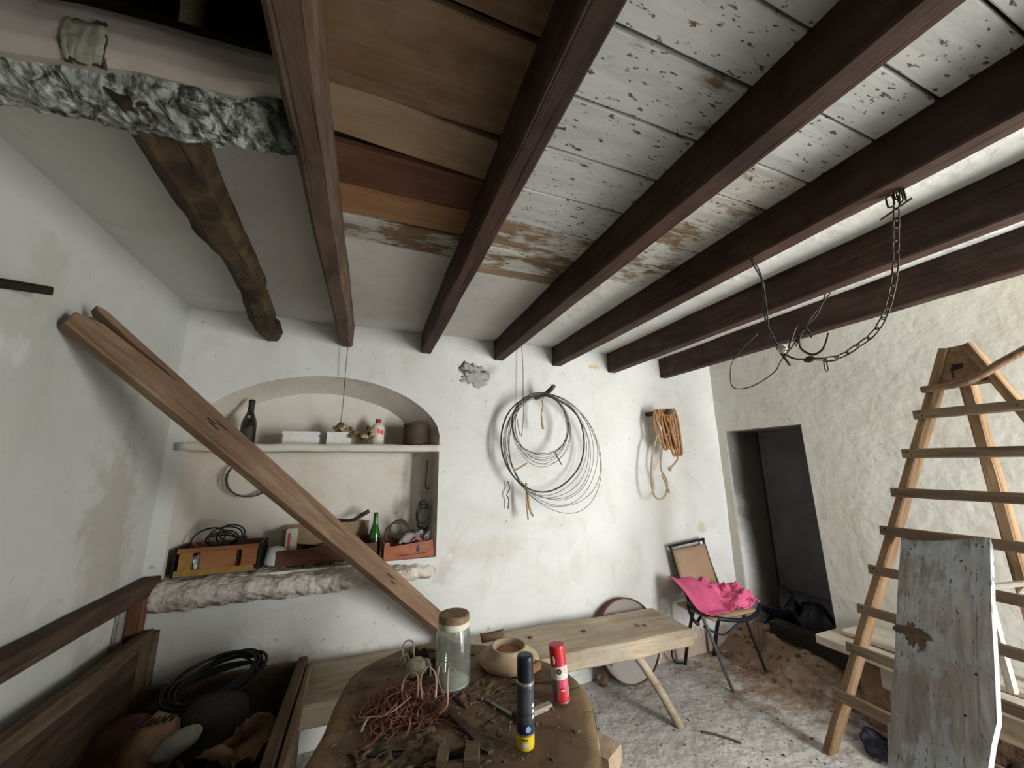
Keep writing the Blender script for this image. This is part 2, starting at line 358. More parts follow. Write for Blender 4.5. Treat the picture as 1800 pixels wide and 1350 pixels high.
M['can_grey'] = plain('dark_grey_can', (0.075, 0.09, 0.105), 0.35, metal=0.2, var=0.15, spec=0.5)
M['navy'] = plain('navy_print', (0.012, 0.022, 0.075), 0.4)
M['sky_print'] = plain('pale_blue_print', (0.36, 0.50, 0.74), 0.4)
M['yellow'] = plain('yellow_print', (0.78, 0.56, 0.02), 0.4, var=0.06)
M['silver'] = plain('bare_metal', (0.62, 0.62, 0.60), 0.35, metal=0.9, var=0.1)
M['paper'] = plain('off_white_print', (0.74, 0.71, 0.64), 0.6, var=0.05)
M['wire'] = plain('dark_wire', (0.10, 0.10, 0.097), 0.55, metal=0.5, var=0.3, scale=40)
M['hose'] = plain('dark_green_hose', (0.026, 0.032, 0.026), 0.5, var=0.3)
M['rust'] = plain('rusty_iron', (0.15, 0.095, 0.06), 0.8, metal=0.3, col2=(0.07, 0.05, 0.04), scale=40)
M['chain'] = plain('old_chain_iron', (0.13, 0.11, 0.08), 0.6, metal=0.6, col2=(0.06, 0.05, 0.04), scale=60)
M['rope'] = plain('tan_leather_cord', (0.44, 0.23, 0.09), 0.75, col2=(0.30, 0.14, 0.055), scale=30, bumpk=0.4)
M['rope_pale'] = plain('pale_hemp_cord', (0.50, 0.37, 0.20), 0.85, col2=(0.36, 0.25, 0.13), scale=40, bumpk=0.4)
M['bottle_dark'] = plain('dark_bottle_glass', (0.016, 0.018, 0.013), 0.12, var=0.1, spec=0.6, bumpk=0)
M['bottle_green'] = plain('green_bottle_glass', (0.012, 0.10, 0.014), 0.1, var=0.1, spec=0.6, bumpk=0)
M['label_dark'] = plain('dark_bottle_label', (0.045, 0.045, 0.032), 0.7)
M['gold'] = plain('gold_seal', (0.42, 0.29, 0.08), 0.5)
M['tin'] = plain('rusty_brown_tin', (0.085, 0.052, 0.04), 0.75, metal=0.2, col2=(0.045, 0.028, 0.022), scale=12)
M['leaf'] = plain('dried_leaf', (0.20, 0.13, 0.065), 0.85, col2=(0.09, 0.055, 0.03), scale=30)
M['crate_orange'] = wood('orange_brown_crate', (0.20, 0.078, 0.03), (0.29, 0.12, 0.052), (0.36, 0.165, 0.08), 4, 0.7, cracks=0.2, bumpk=0.15)
M['crate_yellow'] = plain('ochre_crate', (0.38, 0.22, 0.055), 0.65, var=0.2)
M['crate_red'] = plain('orange_red_crate', (0.40, 0.125, 0.06), 0.6, col2=(0.29, 0.085, 0.042), scale=10)
M['crate_print'] = plain('worn_tan_print', (0.46, 0.27, 0.15), 0.8)
M['redbrown'] = wood('red_brown_tray', (0.07, 0.026, 0.016), (0.125, 0.05, 0.03), (0.175, 0.075, 0.048), 5, 0.75, cracks=0.3)
M['cardboard'] = plain('cardboard', (0.32, 0.225, 0.13), 0.9, var=0.12)
M['grey_plastic'] = plain('crumpled_grey_plastic', (0.30, 0.26, 0.25), 0.5, var=0.2, scale=14)
M['tan_panel'] = plain('brown_vinyl', (0.36, 0.235, 0.145), 0.55, var=0.07, scale=6)
M['pink_cloth'] = plain('pink_cloth', (0.78, 0.145, 0.30), 0.85, var=0.08, scale=16, spec=0.1)
M['blue_black'] = plain('blue_black_steel', (0.018, 0.022, 0.032), 0.4, metal=0.3, var=0.2)
M['grey_steel'] = plain('worn_grey_steel', (0.16, 0.16, 0.165), 0.45, metal=0.5, var=0.2)
M['mesh_grey'] = plain('dusty_grey_drum_skin', (0.33, 0.30, 0.275), 0.85, var=0.04, scale=40)
M['leather'] = plain('brown_leather', (0.10, 0.050, 0.027), 0.7, col2=(0.040, 0.020, 0.012), scale=9, bumpk=0.5)
M['leather_tan'] = plain('tan_leather', (0.22, 0.125, 0.062), 0.7, col2=(0.11, 0.058, 0.03), scale=9, bumpk=0.5)
M['leather_red'] = plain('reddish_leather', (0.135, 0.055, 0.038), 0.75, col2=(0.06, 0.027, 0.019), scale=9, bumpk=0.5)
M['felt'] = plain('dark_grey_felt', (0.055, 0.046, 0.04), 0.95, var=0.15, scale=60, spec=0.1)
M['stone'] = plain('grey_green_stone', (0.20, 0.205, 0.16), 0.6, var=0.12)
M['tan_stone'] = plain('tan_stone', (0.50, 0.37, 0.26), 0.85, var=0.12)
M['raffia'] = plain('reddish_raffia', (0.33, 0.125, 0.085), 0.8, col2=(0.20, 0.075, 0.05), scale=20)
M['raffia_pale'] = plain('pale_raffia', (0.55, 0.38, 0.26), 0.8, col2=(0.40, 0.22, 0.15), scale=20)
M['cotton'] = plain('dirty_white_cotton', (0.56, 0.50, 0.38), 0.95, var=0.2, scale=60, spec=0.1)
M['chips'] = plain('wood_chips', (0.17, 0.11, 0.06), 0.9, col2=(0.06, 0.04, 0.025), scale=50)
M['blue_bag'] = plain('blue_black_bag', (0.012, 0.014, 0.028), 0.55, var=0.3, scale=14)
mg, ntg, bg = new_mat('dusty_clear_glass')      # thin glass: clear, glossy, with a film of dust
_t = tex(ntg, coords(ntg), 9, 5, 0.7)
_tr = N(ntg, 'ShaderNodeBsdfTransparent'); _tr.inputs[0].default_value = (0.92, 0.95, 0.93, 1)
_df = N(ntg, 'ShaderNodeBsdfDiffuse'); _df.inputs[0].default_value = (0.62, 0.64, 0.60, 1)
_gl = N(ntg, 'ShaderNodeBsdfGlossy'); _gl.inputs['Roughness'].default_value = 0.08
_lw = N(ntg, 'ShaderNodeLayerWeight'); _lw.inputs[0].default_value = 0.35
_m1 = N(ntg, 'ShaderNodeMixShader'); _m2 = N(ntg, 'ShaderNodeMixShader')
ntg.links.new(ramp(ntg, _t, [(0.35, 0.04), (0.75, 0.26)]), _m1.inputs[0]); ntg.links.new(_tr.outputs[0], _m1.inputs[1]); ntg.links.new(_df.outputs[0], _m1.inputs[2])
ntg.links.new(ramp(ntg, _lw.outputs['Facing'], [(0.0, 0.03), (1.0, 0.55)]), _m2.inputs[0]); ntg.links.new(_m1.outputs[0], _m2.inputs[1]); ntg.links.new(_gl.outputs[0], _m2.inputs[2])
ntg.links.new(_m2.outputs[0], ntg.nodes['Material Output'].inputs['Surface']); ntg.nodes.remove(bg)
M['glass'] = mg
M['chip_grey'] = plaster('grey_bared_render', (0.43, 0.43, 0.41), (0.36, 0.36, 0.345), (0.27, 0.26, 0.24), 7.0, specks=0.5, bumpk=0.5)
M['crack'] = plain('dark_crack', (0.05, 0.04, 0.025), 0.95)
M['sapwood'] = wood('ochre_sapwood', (0.12, 0.078, 0.036), (0.23, 0.155, 0.075), (0.36, 0.255, 0.13), 2.6, 0.75, cracks=0.5, dust=(0.16, 0.12, 0.075), dustamt=0.5, bumpk=0.8)

# ================================================================== THE SETTING
X0, X1, Y0, Y1, ZC = -1.05, 3.07, -1.0, 2.6, 2.43
def sstep(a, b, x):
    t = min(max((x-a)/(b-a), 0), 1); return t*t*(3-2*t)
def floor_h(x, y):
    h = 0.004*nz((x, y, 0), 3, 2) + 0.003*nz((x, y, 0), 11, 4)
    m = sstep(2.66, 3.1, x + 0.10*nz((x, y, 0), 4, 7))*sstep(1.55, 1.95, y)
    h += m*(0.20 + 0.05*nz((x, y, 0), 6, 9) + 0.03*nz((x, y, 0), 17, 3))
    return h
def ff(u, v):
    x = -1.2 + 4.66*u; y = -1.3 + 4.3*v
    return (x, y, floor_h(x, y))
struct(obj('floor', grid_bm(ff, 150, 130), M['floor'], smooth=True))
struct(obj('ground', box_bm(-4, 8, -9, -1.15, -0.1, -0.02), M['earth']))

# ---- far wall with its arched niche
def arch_f(x): return 1.70 + 0.37*max(0.0, 1-((x+0.26)/0.71)**2)**0.6
def arch_b(x): return 1.66 + 0.34*max(0.0, 1-((x+0.32)/0.625)**2)**0.55
ZS = 0.915
def wd(x, z, k=1.0): return (0.009*nz((x, 0, z), 1.6, 11) + 0.004*nz((x, 0, z), 6, 12))*k
bm = bmesh.new()
def strip(xa, xb, zlo, zhi, nx, nzz):
    V = [[None]*(nzz+1) for _ in range(nx+1)]
    for i in range(nx+1):
        x = xa+(xb-xa)*i/nx
        for j in range(nzz+1):
            z = zlo(x)+(zhi(x)-zlo(x))*j/nzz
            V[i][j] = bm.verts.new((x, Y1+wd(x, z), z))
    for i in range(nx):
        for j in range(nzz): bm.faces.new((V[i][j], V[i+1][j], V[i+1][j+1], V[i][j+1]))
strip(-1.25, -0.97, lambda x: -0.1, lambda x: 2.6, 6, 60)
strip(0.45, 3.3, lambda x: -0.1, lambda x: 2.6, 70, 60)
strip(-0.97, 0.45, lambda x: -0.1, lambda x: ZS, 40, 20)
strip(-0.97, 0.45, arch_f, lambda x: 2.6, 80, 14)
bmesh.ops.remove_doubles(bm, verts=bm.verts[:], dist=0.0008)
wall_far = struct(obj('wall_far', bm, M['far'], smooth=True))
# niche lining lofted from the front outline to the narrower back outline
fo, bo = [], []
for i in range(16):
    t = i/16; fo.append((-0.97+1.42*t, ZS)); bo.append((-0.945+1.25*t, ZS))
for i in range(10):
    t = i/10; fo.append((0.45, ZS+(1.70-ZS)*t)); bo.append((0.305, ZS+(1.66-ZS)*t))
for i in range(49):
    a = math.pi*i/48; t = (1-math.cos(a))/2
    xf = 0.45-1.42*t; xb = 0.305-1.25*t
    fo.append((xf, arch_f(xf))); bo.append((xb, arch_b(xb)))
for i in range(1, 10):
    t = 1-i/10; fo.append((-0.97, ZS+(1.70-ZS)*t)); bo.append((-0.945, ZS+(1.66-ZS)*t))
bm = bmesh.new(); R = []
for k in range(7):
    t = k/6; ring = []
    for (xf, zf), (xb, zb) in zip(fo, bo):
        x = xf+(xb-xf)*t; z = zf+(zb-zf)*t; y = Y1+wd(xf, zf)*(1-t)+0.29*t
        d = nv((x, y, z), 5, 21)*0.006*min(1, k)
        ring.append(bm.verts.new((x+d.x, y, z+d.z)))
    R.append(ring)
n = len(fo)
for a, b in zip(R, R[1:]):
    for j in range(n): bm.faces.new((a[j], a[(j+1)%n], b[(j+1)%n], b[j]))
bm.faces.new(R[-1])
obj('niche_lining', bm, M['niche'], wall_far, smooth=False)
# plastered niche shelf with an uneven edge
obj('niche_shelf', dense_box_bm(-1.0, 0.47, 2.585, 2.86, 1.588, 1.632, 0.04, 0.006, 6, 31), M['niche'], wall_far, smooth=True)
# rough swelling sill below the niche
def sillf(u, v):
    x = -1.03 + 1.52*u
    a = math.pi*(v*0.95)                # from the top at the back, over the nose, down to the wall
    hh = 0.125*(1-0.25*u)
    y = 2.66 - (0.06+0.095*sstep(1.0, 0.82, u))*math.sin(a)**0.8 if v < 0.999 else 2.64
    z = 0.855 - 0.02*u + hh*0.62*math.cos(a)
    if v < 0.12: y, z = 2.75 - 0.6*v, 0.932 - 0.012*u
    d = nv((x, y, z), 7, 41)*0.024 + nv((x, y, z), 22, 42)*0.015 + nv((x, y, z), 55, 43)*0.006
    return (x, y+d.y*0.8, z+d.z*(0.3 if v < 0.12 else 0.8))
obj('niche_sill', grid_bm(sillf, 150, 26), M['sill'], wall_far, smooth=True)
obj('chipped_plaster', blob_bm(0.10, 0.010, 0.075, 4, 0.9, 7, 5), M['chip_grey'], wall_far, T(0.69, 2.599, 2.14), smooth=True)

# ---- left wall, right wall with the doorway, wall behind the camera
def lw(u, v):
    y = -1.2+4.0*u; z = -0.1+2.75*v
    return (X0 + 0.010*nz((0, y, z), 1.4, 51) + 0.004*nz((0, y, z), 6, 52), y, z)
struct(obj('wall_left', grid_bm(lw, 90, 60), M['left'], smooth=True))
bm = bmesh.new()
DY0, DY1, DZ0, DZ1 = 1.86, 2.52, 0.05, 1.775
bbox(bm, X1, 3.45, -1.2, DY0, -0.1, 2.6); bbox(bm, X1, 3.45, DY1, 2.9, -0.1, 2.6)
bbox(bm, X1, 3.45, DY0, DY1, DZ1, 2.6); bbox(bm, X1, 3.45, DY0, DY1, -0.1, DZ0)
struct(obj('wall_right', bm, M['right']))
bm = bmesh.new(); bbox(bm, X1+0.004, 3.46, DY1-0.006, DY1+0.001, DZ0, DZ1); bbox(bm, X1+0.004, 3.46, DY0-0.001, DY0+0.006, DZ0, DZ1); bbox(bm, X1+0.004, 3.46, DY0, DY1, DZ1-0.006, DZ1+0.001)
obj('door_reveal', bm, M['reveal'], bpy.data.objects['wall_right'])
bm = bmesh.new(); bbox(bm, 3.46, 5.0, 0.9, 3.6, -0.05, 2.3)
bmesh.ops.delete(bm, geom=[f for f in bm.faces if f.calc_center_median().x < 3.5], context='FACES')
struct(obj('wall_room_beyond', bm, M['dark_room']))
bm = bmesh.new()
DX0, DX1 = 2.16, 3.02
ya, yb = Y0-0.2, Y0
bbox(bm, -1.3, DX0, ya, yb, -0.1, 2.6); bbox(bm, DX1, 3.4, ya, yb, -0.1, 2.6)
bbox(bm, DX0, DX1, ya, yb, 2.15, 2.6)
struct(obj('wall_back', bm, M['left']))

# ---- ceiling: slab above, plaster panels and boards in the bays
HX0, HX1, HY0, HY1 = X0, -0.23, -0.6, 0.93      # open hatch in the front left bay
bm = bmesh.new()
bbox(bm, HX1, 3.4, -1.2, 2.8, 2.462, 2.56); bbox(bm, -1.2, HX1, HY1, 2.8, 2.462, 2.56); bbox(bm, -1.2, HX1, -1.2, HY0, 2.462, 2.56)
ceiling = struct(obj('ceiling', bm, M['attic']))
def panel(x0, x1, y0, y1, mat, seed, dz=0.0):
    return obj('plaster_panel', dense_box_bm(x0, x1, y0, y1, ZC+dz, 2.459, 0.12, 0.005, 3, seed), mat, ceiling, smooth=False)
panel(-1.1, -0.2, 0.97, 2.66, M['soffit'], 1)
panel(-0.2, 0.34, 1.535, 2.66, M['soffit'], 2)
panel(0.34, 0.88, 1.62, 2.66, M['soffit'], 3)
panel(0.88, 1.38, 1.47, 2.66, M['soffit_white'], 4)
panel(1.38, 1.92, -1.1, 2.66, M['soffit_white'], 5)
panel(1.92, 2.48, -1.1, 2.66, M['soffit_white'], 6)
panel(2.48, 3.1, -1.1, 2.66, M['right'], 7)
def cboard(x0, x1, y0, y1, mat, seed, skew=0.0, dz=0.0):
    m, L = axes((x0, (y0+y1)/2 + skew/2, ZC+0.013+dz), (x1, (y0+y1)/2 - skew/2, ZC+0.013+dz))
    return obj('ceiling_board', timber_bm(L, (y1-y0), 0.025, 10, 0.0016, 0.003, seed), mat, ceiling, m)
g = 0.004
for k, (a, b, mt, sk) in enumerate(((1.365+g, 1.53, 'board_worn', 0.01), (1.20+g, 1.355, 'board_orange', 0.012), (1.035, 1.195, 'board_red', 0.0),
                                (0.848+g, 1.010, 'board_tan', -0.045), (0.59+g, 0.848, 'board_brown', 0.0), (0.30, 0.578, 'board_brown', 0.0),
                                (0.06, 0.295, 'board_tan', 0.0), (-0.3, 0.055, 'board_brown', 0), (-0.7, -0.305, 'board_brown', 0), (-1.1, -0.705, 'board_tan', 0))):
    cboard(-0.235, 0.34, a, b, M[mt], 100+k, sk)
for k, (a, b, mt) in enumerate(((1.555+g, 1.66, 'board_tan'), (1.388, 1.553, 'board_worn'), (1.20, 1.383, 'board_worn'), (1.018, 1.196, 'board_white'),
                                (0.838, 1.012, 'board_white'), (0.673, 0.831, 'board_white'), (0.503, 0.665, 'board_white'), (0.362, 0.492, 'board_white'),
                                (0.14, 0.355, 'board_white'), (-0.1, 0.135, 'board_white'), (-0.5, -0.105, 'board_white'), (-1.1, -0.505, 'board_white'))):
    cboard(0.335, 0.885, a, b, M[mt], 130+k, 0.006)
for k, (a, b, mt) in enumerate(((1.285, 1.47, 'board_worn'), (1.12, 1.281, 'board_worn'), (0.97, 1.116, 'board_worn'), (0.81, 0.966, 'board_worn'), (0.664, 0.806, 'board_worn'),
                                (0.482, 0.658, 'board_white'), (0.347, 0.476, 'board_white'), (0.198, 0.339, 'board_white'), (0.0, 0.19, 'board_white'),
                                (-0.5, -0.005, 'board_white'), (-1.1, -0.505, 'board_white'))):
    cboard(0.875, 1.39, a, b, M[mt], 160+k)
# dark loft above the hatch
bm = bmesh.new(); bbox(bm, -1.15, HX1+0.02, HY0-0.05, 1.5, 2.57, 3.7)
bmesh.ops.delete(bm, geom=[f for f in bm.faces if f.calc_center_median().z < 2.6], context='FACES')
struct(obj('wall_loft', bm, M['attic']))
timber('loft_board', (-0.245, -0.4, 2.66), (-0.245, 1.2, 2.66), 0.025, 0.38, M['beam_left'], ceiling, n=10, seed=77)

# ---- ceiling beams
def beam(name, x0, x1, z0, mat, label, seed, ya=-1.05, yb=2.64, zt=2.442, **k):
    o = timber(name, ((x0+x1)/2, ya, (z0+zt)/2), ((x0+x1)/2, yb, (z0+zt)/2), x1-x0, zt-z0, M[mat], None, n=26, seed=seed, **k)
    return tag(o, label, 'beam', 'ceiling beams')
def jb(seed, a): return lambda t: (a*noise.noise(Vector((t*4, seed, 0))), a*0.6*noise.noise(Vector((t*4, seed, 5))))
beam('ceiling_beam', -0.228, -0.150, 2.278, 'beam_left', 'brown squared beam running above the arched niche, just right of the crooked log', 201, jit=0.005, ch=0.012, bend=jb(1, 0.008))
beam('ceiling_beam', 0.297, 0.369, 2.280, 'beam', 'dark beam between the bare brown boards and the white painted boards', 202, jit=0.004, bend=jb(2, 0.005))
beam('ceiling_beam', 0.845, 0.925, 2.282, 'beam', 'dark beam that meets the far wall just left of the big wire coil', 203, jit=0.003, bend=jb(3, 0.003))
beam('ceiling_beam', 1.345, 1.425, 2.278, 'beam', 'dark beam with the rusty chain and hook hanging from it', 204, jit=0.003, bend=jb(4, 0.003))
beam('ceiling_beam', 1.878, 1.955, 2.262, 'beam', 'dark beam second from the doorway wall, in white plaster', 205, jit=0.003, bend=jb(5, 0.003))
beam('ceiling_beam', 2.445, 2.520, 2.255, 'beam', 'last dark beam, nearest the doorway wall', 206, jit=0.003, bend=jb(6, 0.003))
# crooked log beam
pts = [(-0.53, 0.90, 2.345), (-0.537, 1.13, 2.345), (-0.555, 1.50, 2.345), (-0.553, 1.76, 2.352), (-0.585, 2.05, 2.345), (-0.615, 2.34, 2.335), (-0.628, 2.64, 2.325)]
rr = [0.080, 0.080, 0.076, 0.058, 0.062, 0.066, 0.062]
P = smooth_path(pts, 8); Rr = []
for i in range(len(P)):
    t = i/(len(P)-1)*(len(rr)-1); a = int(min(t, len(rr)-2)); Rr.append(rr[a]+(rr[a+1]-rr[a])*(t-a))
bm = tube_bm(P, Rr, 7)
for v in bm.verts:
    v.co += nv(v.co, 7, 61)*0.012 + nv(v.co, 25, 62)*0.005
o = obj('log_beam', bm, M['log'], smooth=False); tag(o, 'crooked rough log beam running from the plastered lintel to the far wall', 'beam', 'ceiling beams')

# ---- plastered lintel of the hatch: flaking log below, smooth plaster above
lint = thing('hatch_lintel', (-0.62, 0.9, 2.22), 'thick lintel with flaking whitewash below and pinkish plaster above', 'lintel')
def logf(u, v):
    x = -1.12 + 0.90*u; a = 2*math.pi*v
    cy = 0.990 - 0.075*u; cz = 2.334 + 0.008*math.sin(u*7)
    r = 0.066 - 0.008*max(0, u-0.75)*4
    p = Vector((x, cy + r*1.12*math.cos(a), cz + r*math.sin(a)*0.95))
    under = max(0, -math.sin(a)*0.6+0.5)
    return p + nv(p, 9, 71)*0.007*under + nv(p, 30, 72)*0.010*under + nv(p, 80, 73)*0.008*under
obj('flaking_log', grid_bm(logf, 200, 80), M['flake'], lint, smooth=True)
sec = [(0.862, 2.296), (0.845, 2.32), (0.838, 2.36), (0.845, 2.41), (0.865, 2.45), (0.91, 2.475), (0.99, 2.475), (0.99, 2.40), (0.93, 2.345), (0.89, 2.305)]
def facef(u, v):
    x = -1.12 + 0.895*u; k = v*(len(sec)); i = int(k) % len(sec); f = k-int(k)
    a, b = sec[i], sec[(i+1) % len(sec)]
    y, z = a[0]+(b[0]-a[0])*f, a[1]+(b[1]-a[1])*f
    low = max(0, 1-abs(z-2.30)/0.06)
    w_ = low*(0.010*math.sin(u*8+1.2) + 0.008*nz((u*9, 0, 0), 1, 5) + 0.03*sstep(0.86, 0.95, u) + 0.01*(1-u))
    p = Vector((x, y - 0.07*u + 0.045, z + w_ + 0.006*u))
    return p + nv(p, 4, 81)*0.010 + nv(p, 15, 82)*0.003
obj('plaster_face', grid_bm(facef, 120, 60), M['pink'], lint, smooth=True)
def face_y(x, z):
    u = (x+1.12)/0.895
    return min((abs(facef(u, v/80).z-z), facef(u, v/80).y) for v in range(0, 36))[1]
def patchf(u, v):
    x = -0.622 + 0.066*u + 0.007*nz((u*3, v*3, 0), 1, 3); z = 2.300 + 0.080*v + 0.007*nz((u*3, v*3, 5), 1, 4)
    edge = min(u, 1-u, v, 1-v)
    p = Vector((x, face_y(x, z) + 0.003 - 0.0045*min(1, edge*12), z))
    return p + nv(p, 70, 83)*0.0022*min(1, edge*8)
thicken(obj('broken_mortar_patch', grid_bm(patchf, 28, 28), M['grey_patch'], lint, smooth=True), 0.004)
ring = [Vector(patchf(a, b))+Vector((0, -0.004, 0))+nv((a*5, b*5, 0), 1, 6)*0.006 for a, b in [(i/8, 1) for i in range(9)]+[(1, 1-i/8) for i in range(1, 9)]+[(1-i/8, 0) for i in range(1, 9)]+[(0, i/8) for i in range(1, 8)]]
rk = random.Random(4)
obj('crack', tube_bm(ring, [rk.uniform(0.0012, 0.0042) for _ in ring], 6, True), M['crack'], lint, smooth=True)

# ================================================================== THINGS ON THE WALLS AND CEILING
timb = timber
def rings(bm, cx, cy, cz, rx, rz, r, seed, n=56, dy=0.01, tilt=0.0, dx=0.0):
    pts = []
    for i in range(n):
        a = 2*math.pi*i/n
        q = nv((math.cos(a), math.sin(a), seed), 0.9, seed)
        pts.append((cx + dx*math.sin(a) + rx*math.cos(a)*(1+0.05*q.x), cy + dy*math.sin(a*2+seed) + tilt*math.sin(a), cz + rz*math.sin(a)*(1+0.05*q.y)))
    tube_into(bm, pts, r, 6, True)
rnd = random.Random(5)

# peg and coils on the far wall
peg = obj('wall_peg', tube_bm(smooth_path([(1.19, 2.63, 2.005), (1.20, 2.52, 2.005), (1.215, 2.44, 2.02), (1.23, 2.36, 2.055)], 4), [0.017]*4*3+[0.014], 9), M['twig'], smooth=True)
tag(peg, 'dark knotty wooden peg holding up the big wire coils', 'peg')
coil = thing('wire_coil', (1.2, 2.5, 1.32), 'large coil of black hose and thin wire hanging on the wall peg', 'wire coil')
bm = bmesh.new(); rings(bm, 1.195, 2.47, 1.655, 0.335, 0.345, 0.0058, 3.3, dy=0.012); obj('hose_ring', bm, M['hose'], coil, smooth=True)
for i in range(7):
    bm = bmesh.new()
    rings(bm, 1.21+0.012*i, 2.475-0.006*i, 1.635-0.008*i+rnd.uniform(-.01,.01), 0.335+0.006*i, 0.36+0.009*i, 0.0019, 10+i*1.7, dy=0.02, dx=-0.01*i)
    obj('wire_loop', bm, M['wire'], coil, smooth=True)
obj('leather_tie', timber_bm(0.10, 0.02, 0.008, 4, 0.003, 0.002, 3), M['rope'], coil, axes((0.95, 2.455, 1.455), (1.03, 2.44, 1.50))[0])
obj('tie_strip', tube_bm(smooth_path([(1.04, 2.47, 1.37), (1.05, 2.46, 1.28), (1.06, 2.46, 1.20), (1.085, 2.46, 1.145)], 4), 0.008, 6), M['rope_pale'], coil, smooth=True)
obj('tie_strip', tube_bm(smooth_path([(1.045, 2.47, 1.37), (1.04, 2.465, 1.25), (1.05, 2.465, 1.125)], 4), 0.006, 6), M['rope_pale'], coil, smooth=True)
coil2 = thing('wire_coil', (1.15, 2.44, 1.55), 'smaller coil of thin dark wire inside the large hose coil', 'wire coil')
for i in range(8):
    bm = bmesh.new()
    rings(bm, 1.148+rnd.uniform(-.008,.008), 2.43-0.005*i, 1.785-0.006*i, 0.215+rnd.uniform(-.012,.015), 0.218+0.007*i, 0.0026 if i < 2 else 0.0017, 31+i*2.3, dy=0.012)
    obj('wire_loop', bm, M['wire'], coil2, smooth=True)
obj('loose_end', tube_bm(smooth_path([(1.25, 2.42, 1.58), (1.27, 2.41, 1.53), (1.295, 2.41, 1.49)], 4), 0.004, 6), M['wire'], coil2, smooth=True)
o = obj('knotted_cord', tube_bm(smooth_path([(1.165, 2.45, 1.99), (1.175, 2.44, 1.92), (1.16, 2.44, 1.85), (1.17, 2.44, 1.745)], 4), [0.005]*9+[0.008]*4, 6), M['rope_pale'], smooth=True)
tag(o, 'short knotted cord dangling from the wall peg in the middle of the coils', 'cord')
o = obj('hanging_wire', tube_bm(smooth_path([(1.058, 2.555, 2.41), (1.06, 2.54, 2.25), (1.055, 2.53, 2.05), (1.05, 2.52, 1.85), (1.03, 2.52, 1.70), (1.01, 2.52, 1.75), (1.0, 2.52, 1.82)], 5), 0.0028, 5), M['wire'], smooth=True)
tag(o, 'thin wire hanging from the ceiling behind the big coils', 'wire')
o = obj('hanging_thread', tube_bm(smooth_path([(-0.175, 2.53, 2.30), (-0.178, 2.54, 2.1), (-0.177, 2.56, 1.9), (-0.185, 2.6, 1.76)], 5), 0.0022, 5), M['wire'], smooth=True)
tag(o, 'thin thread hanging from a beam end down to the dried flowers', 'thread')
o = obj('string_scrap', tube_bm(smooth_path([(0.94, 2.57, 1.38), (0.95, 2.56, 1.33), (0.93, 2.56, 1.29), (0.945, 2.565, 1.25), (0.94, 2.57, 1.19)], 5), 0.004, 5), M['twig'], smooth=True)
tag(o, 'wispy knotted string dangling at the lower left of the big coil', 'string')

# cord on its own peg
peg2 = obj('wall_peg', tube_bm(smooth_path([(2.26, 2.63, 1.915), (2.275, 2.50, 1.91), (2.29, 2.35, 1.905)], 5), [0.020]*11, 10), M['twig'], smooth=True)
tag(peg2, 'thick dark wooden peg carrying the tan cord', 'peg')
cord = thing('cord_hank', (2.25, 2.45, 1.22), 'hank of tan leather cord looped over a peg near the doorway', 'cord')
bm = bmesh.new()
for i in range(7):
    x = 2.225+0.017*i; y = 2.455-0.012*i; L = 0.30+0.02*rnd.uniform(-1, 1)+0.012*i
    pts = [(x, y, 1.93), (x-0.022, y+0.005, 1.86), (x-0.02+0.02*(i%3), y, 1.75), (x+0.02, y-0.01, 1.93-L), (x+0.05, y-0.015, 1.945-L), (x+0.05, y-0.01, 1.78), (x+0.018, y-0.025, 1.90), (x, y-0.02, 1.934)]
    tube_into(bm, smooth_path(pts, 6), 0.0095, 6)
obj('wound_strands', bm, M['rope'], cord, smooth=True)
bm = bmesh.new(); rings(bm, 2.315, 2.42, 1.70, 0.055, 0.012, 0.009, 4); rings(bm, 2.32, 2.42, 1.715, 0.058, 0.012, 0.009, 7); obj('binding_turns', bm, M['rope'], cord, smooth=True)
obj('hanging_loop', tube_bm(smooth_path([(2.215, 2.45, 1.72), (2.15, 2.45, 1.57), (2.118, 2.45, 1.38), (2.128, 2.45, 1.25), (2.19, 2.45, 1.214), (2.255, 2.45, 1.26), (2.268, 2.45, 1.36), (2.225, 2.45, 1.44), (2.235, 2.45, 1.54), (2.27, 2.45, 1.66)], 6), 0.0075, 6), M['rope_pale'], cord, smooth=True)
obj('cord_end', tube_bm(smooth_path([(2.33, 2.42, 1.74), (2.375, 2.42, 1.64), (2.378, 2.42, 1.535), (2.34, 2.42, 1.49), (2.285, 2.42, 1.45)], 6), 0.0075, 6), M['rope_pale'], cord, smooth=True)
obj('cord_knot', blob_bm(0.016, 0.014, 0.02, 2, 0.2), M['rope_pale'], cord, T(2.285, 2.42, 1.448), smooth=True)
obj('loop_end', tube_bm(smooth_path([(2.225, 2.45, 1.40), (2.25, 2.445, 1.34), (2.275, 2.44, 1.26)], 5), 0.008, 6), M['rope_pale'], cord, smooth=True)

# peg stuck in the left wall
o = obj('wall_peg', tube_bm([(-1.07, 1.42, 2.02), (-1.03, 1.47, 2.035), (-0.955, 1.50, 2.04)], [0.016, 0.015, 0.014], 9), M['dark_wood'], smooth=True)
tag(o, 'short dark peg stuck in the left wall at the frame edge', 'peg')

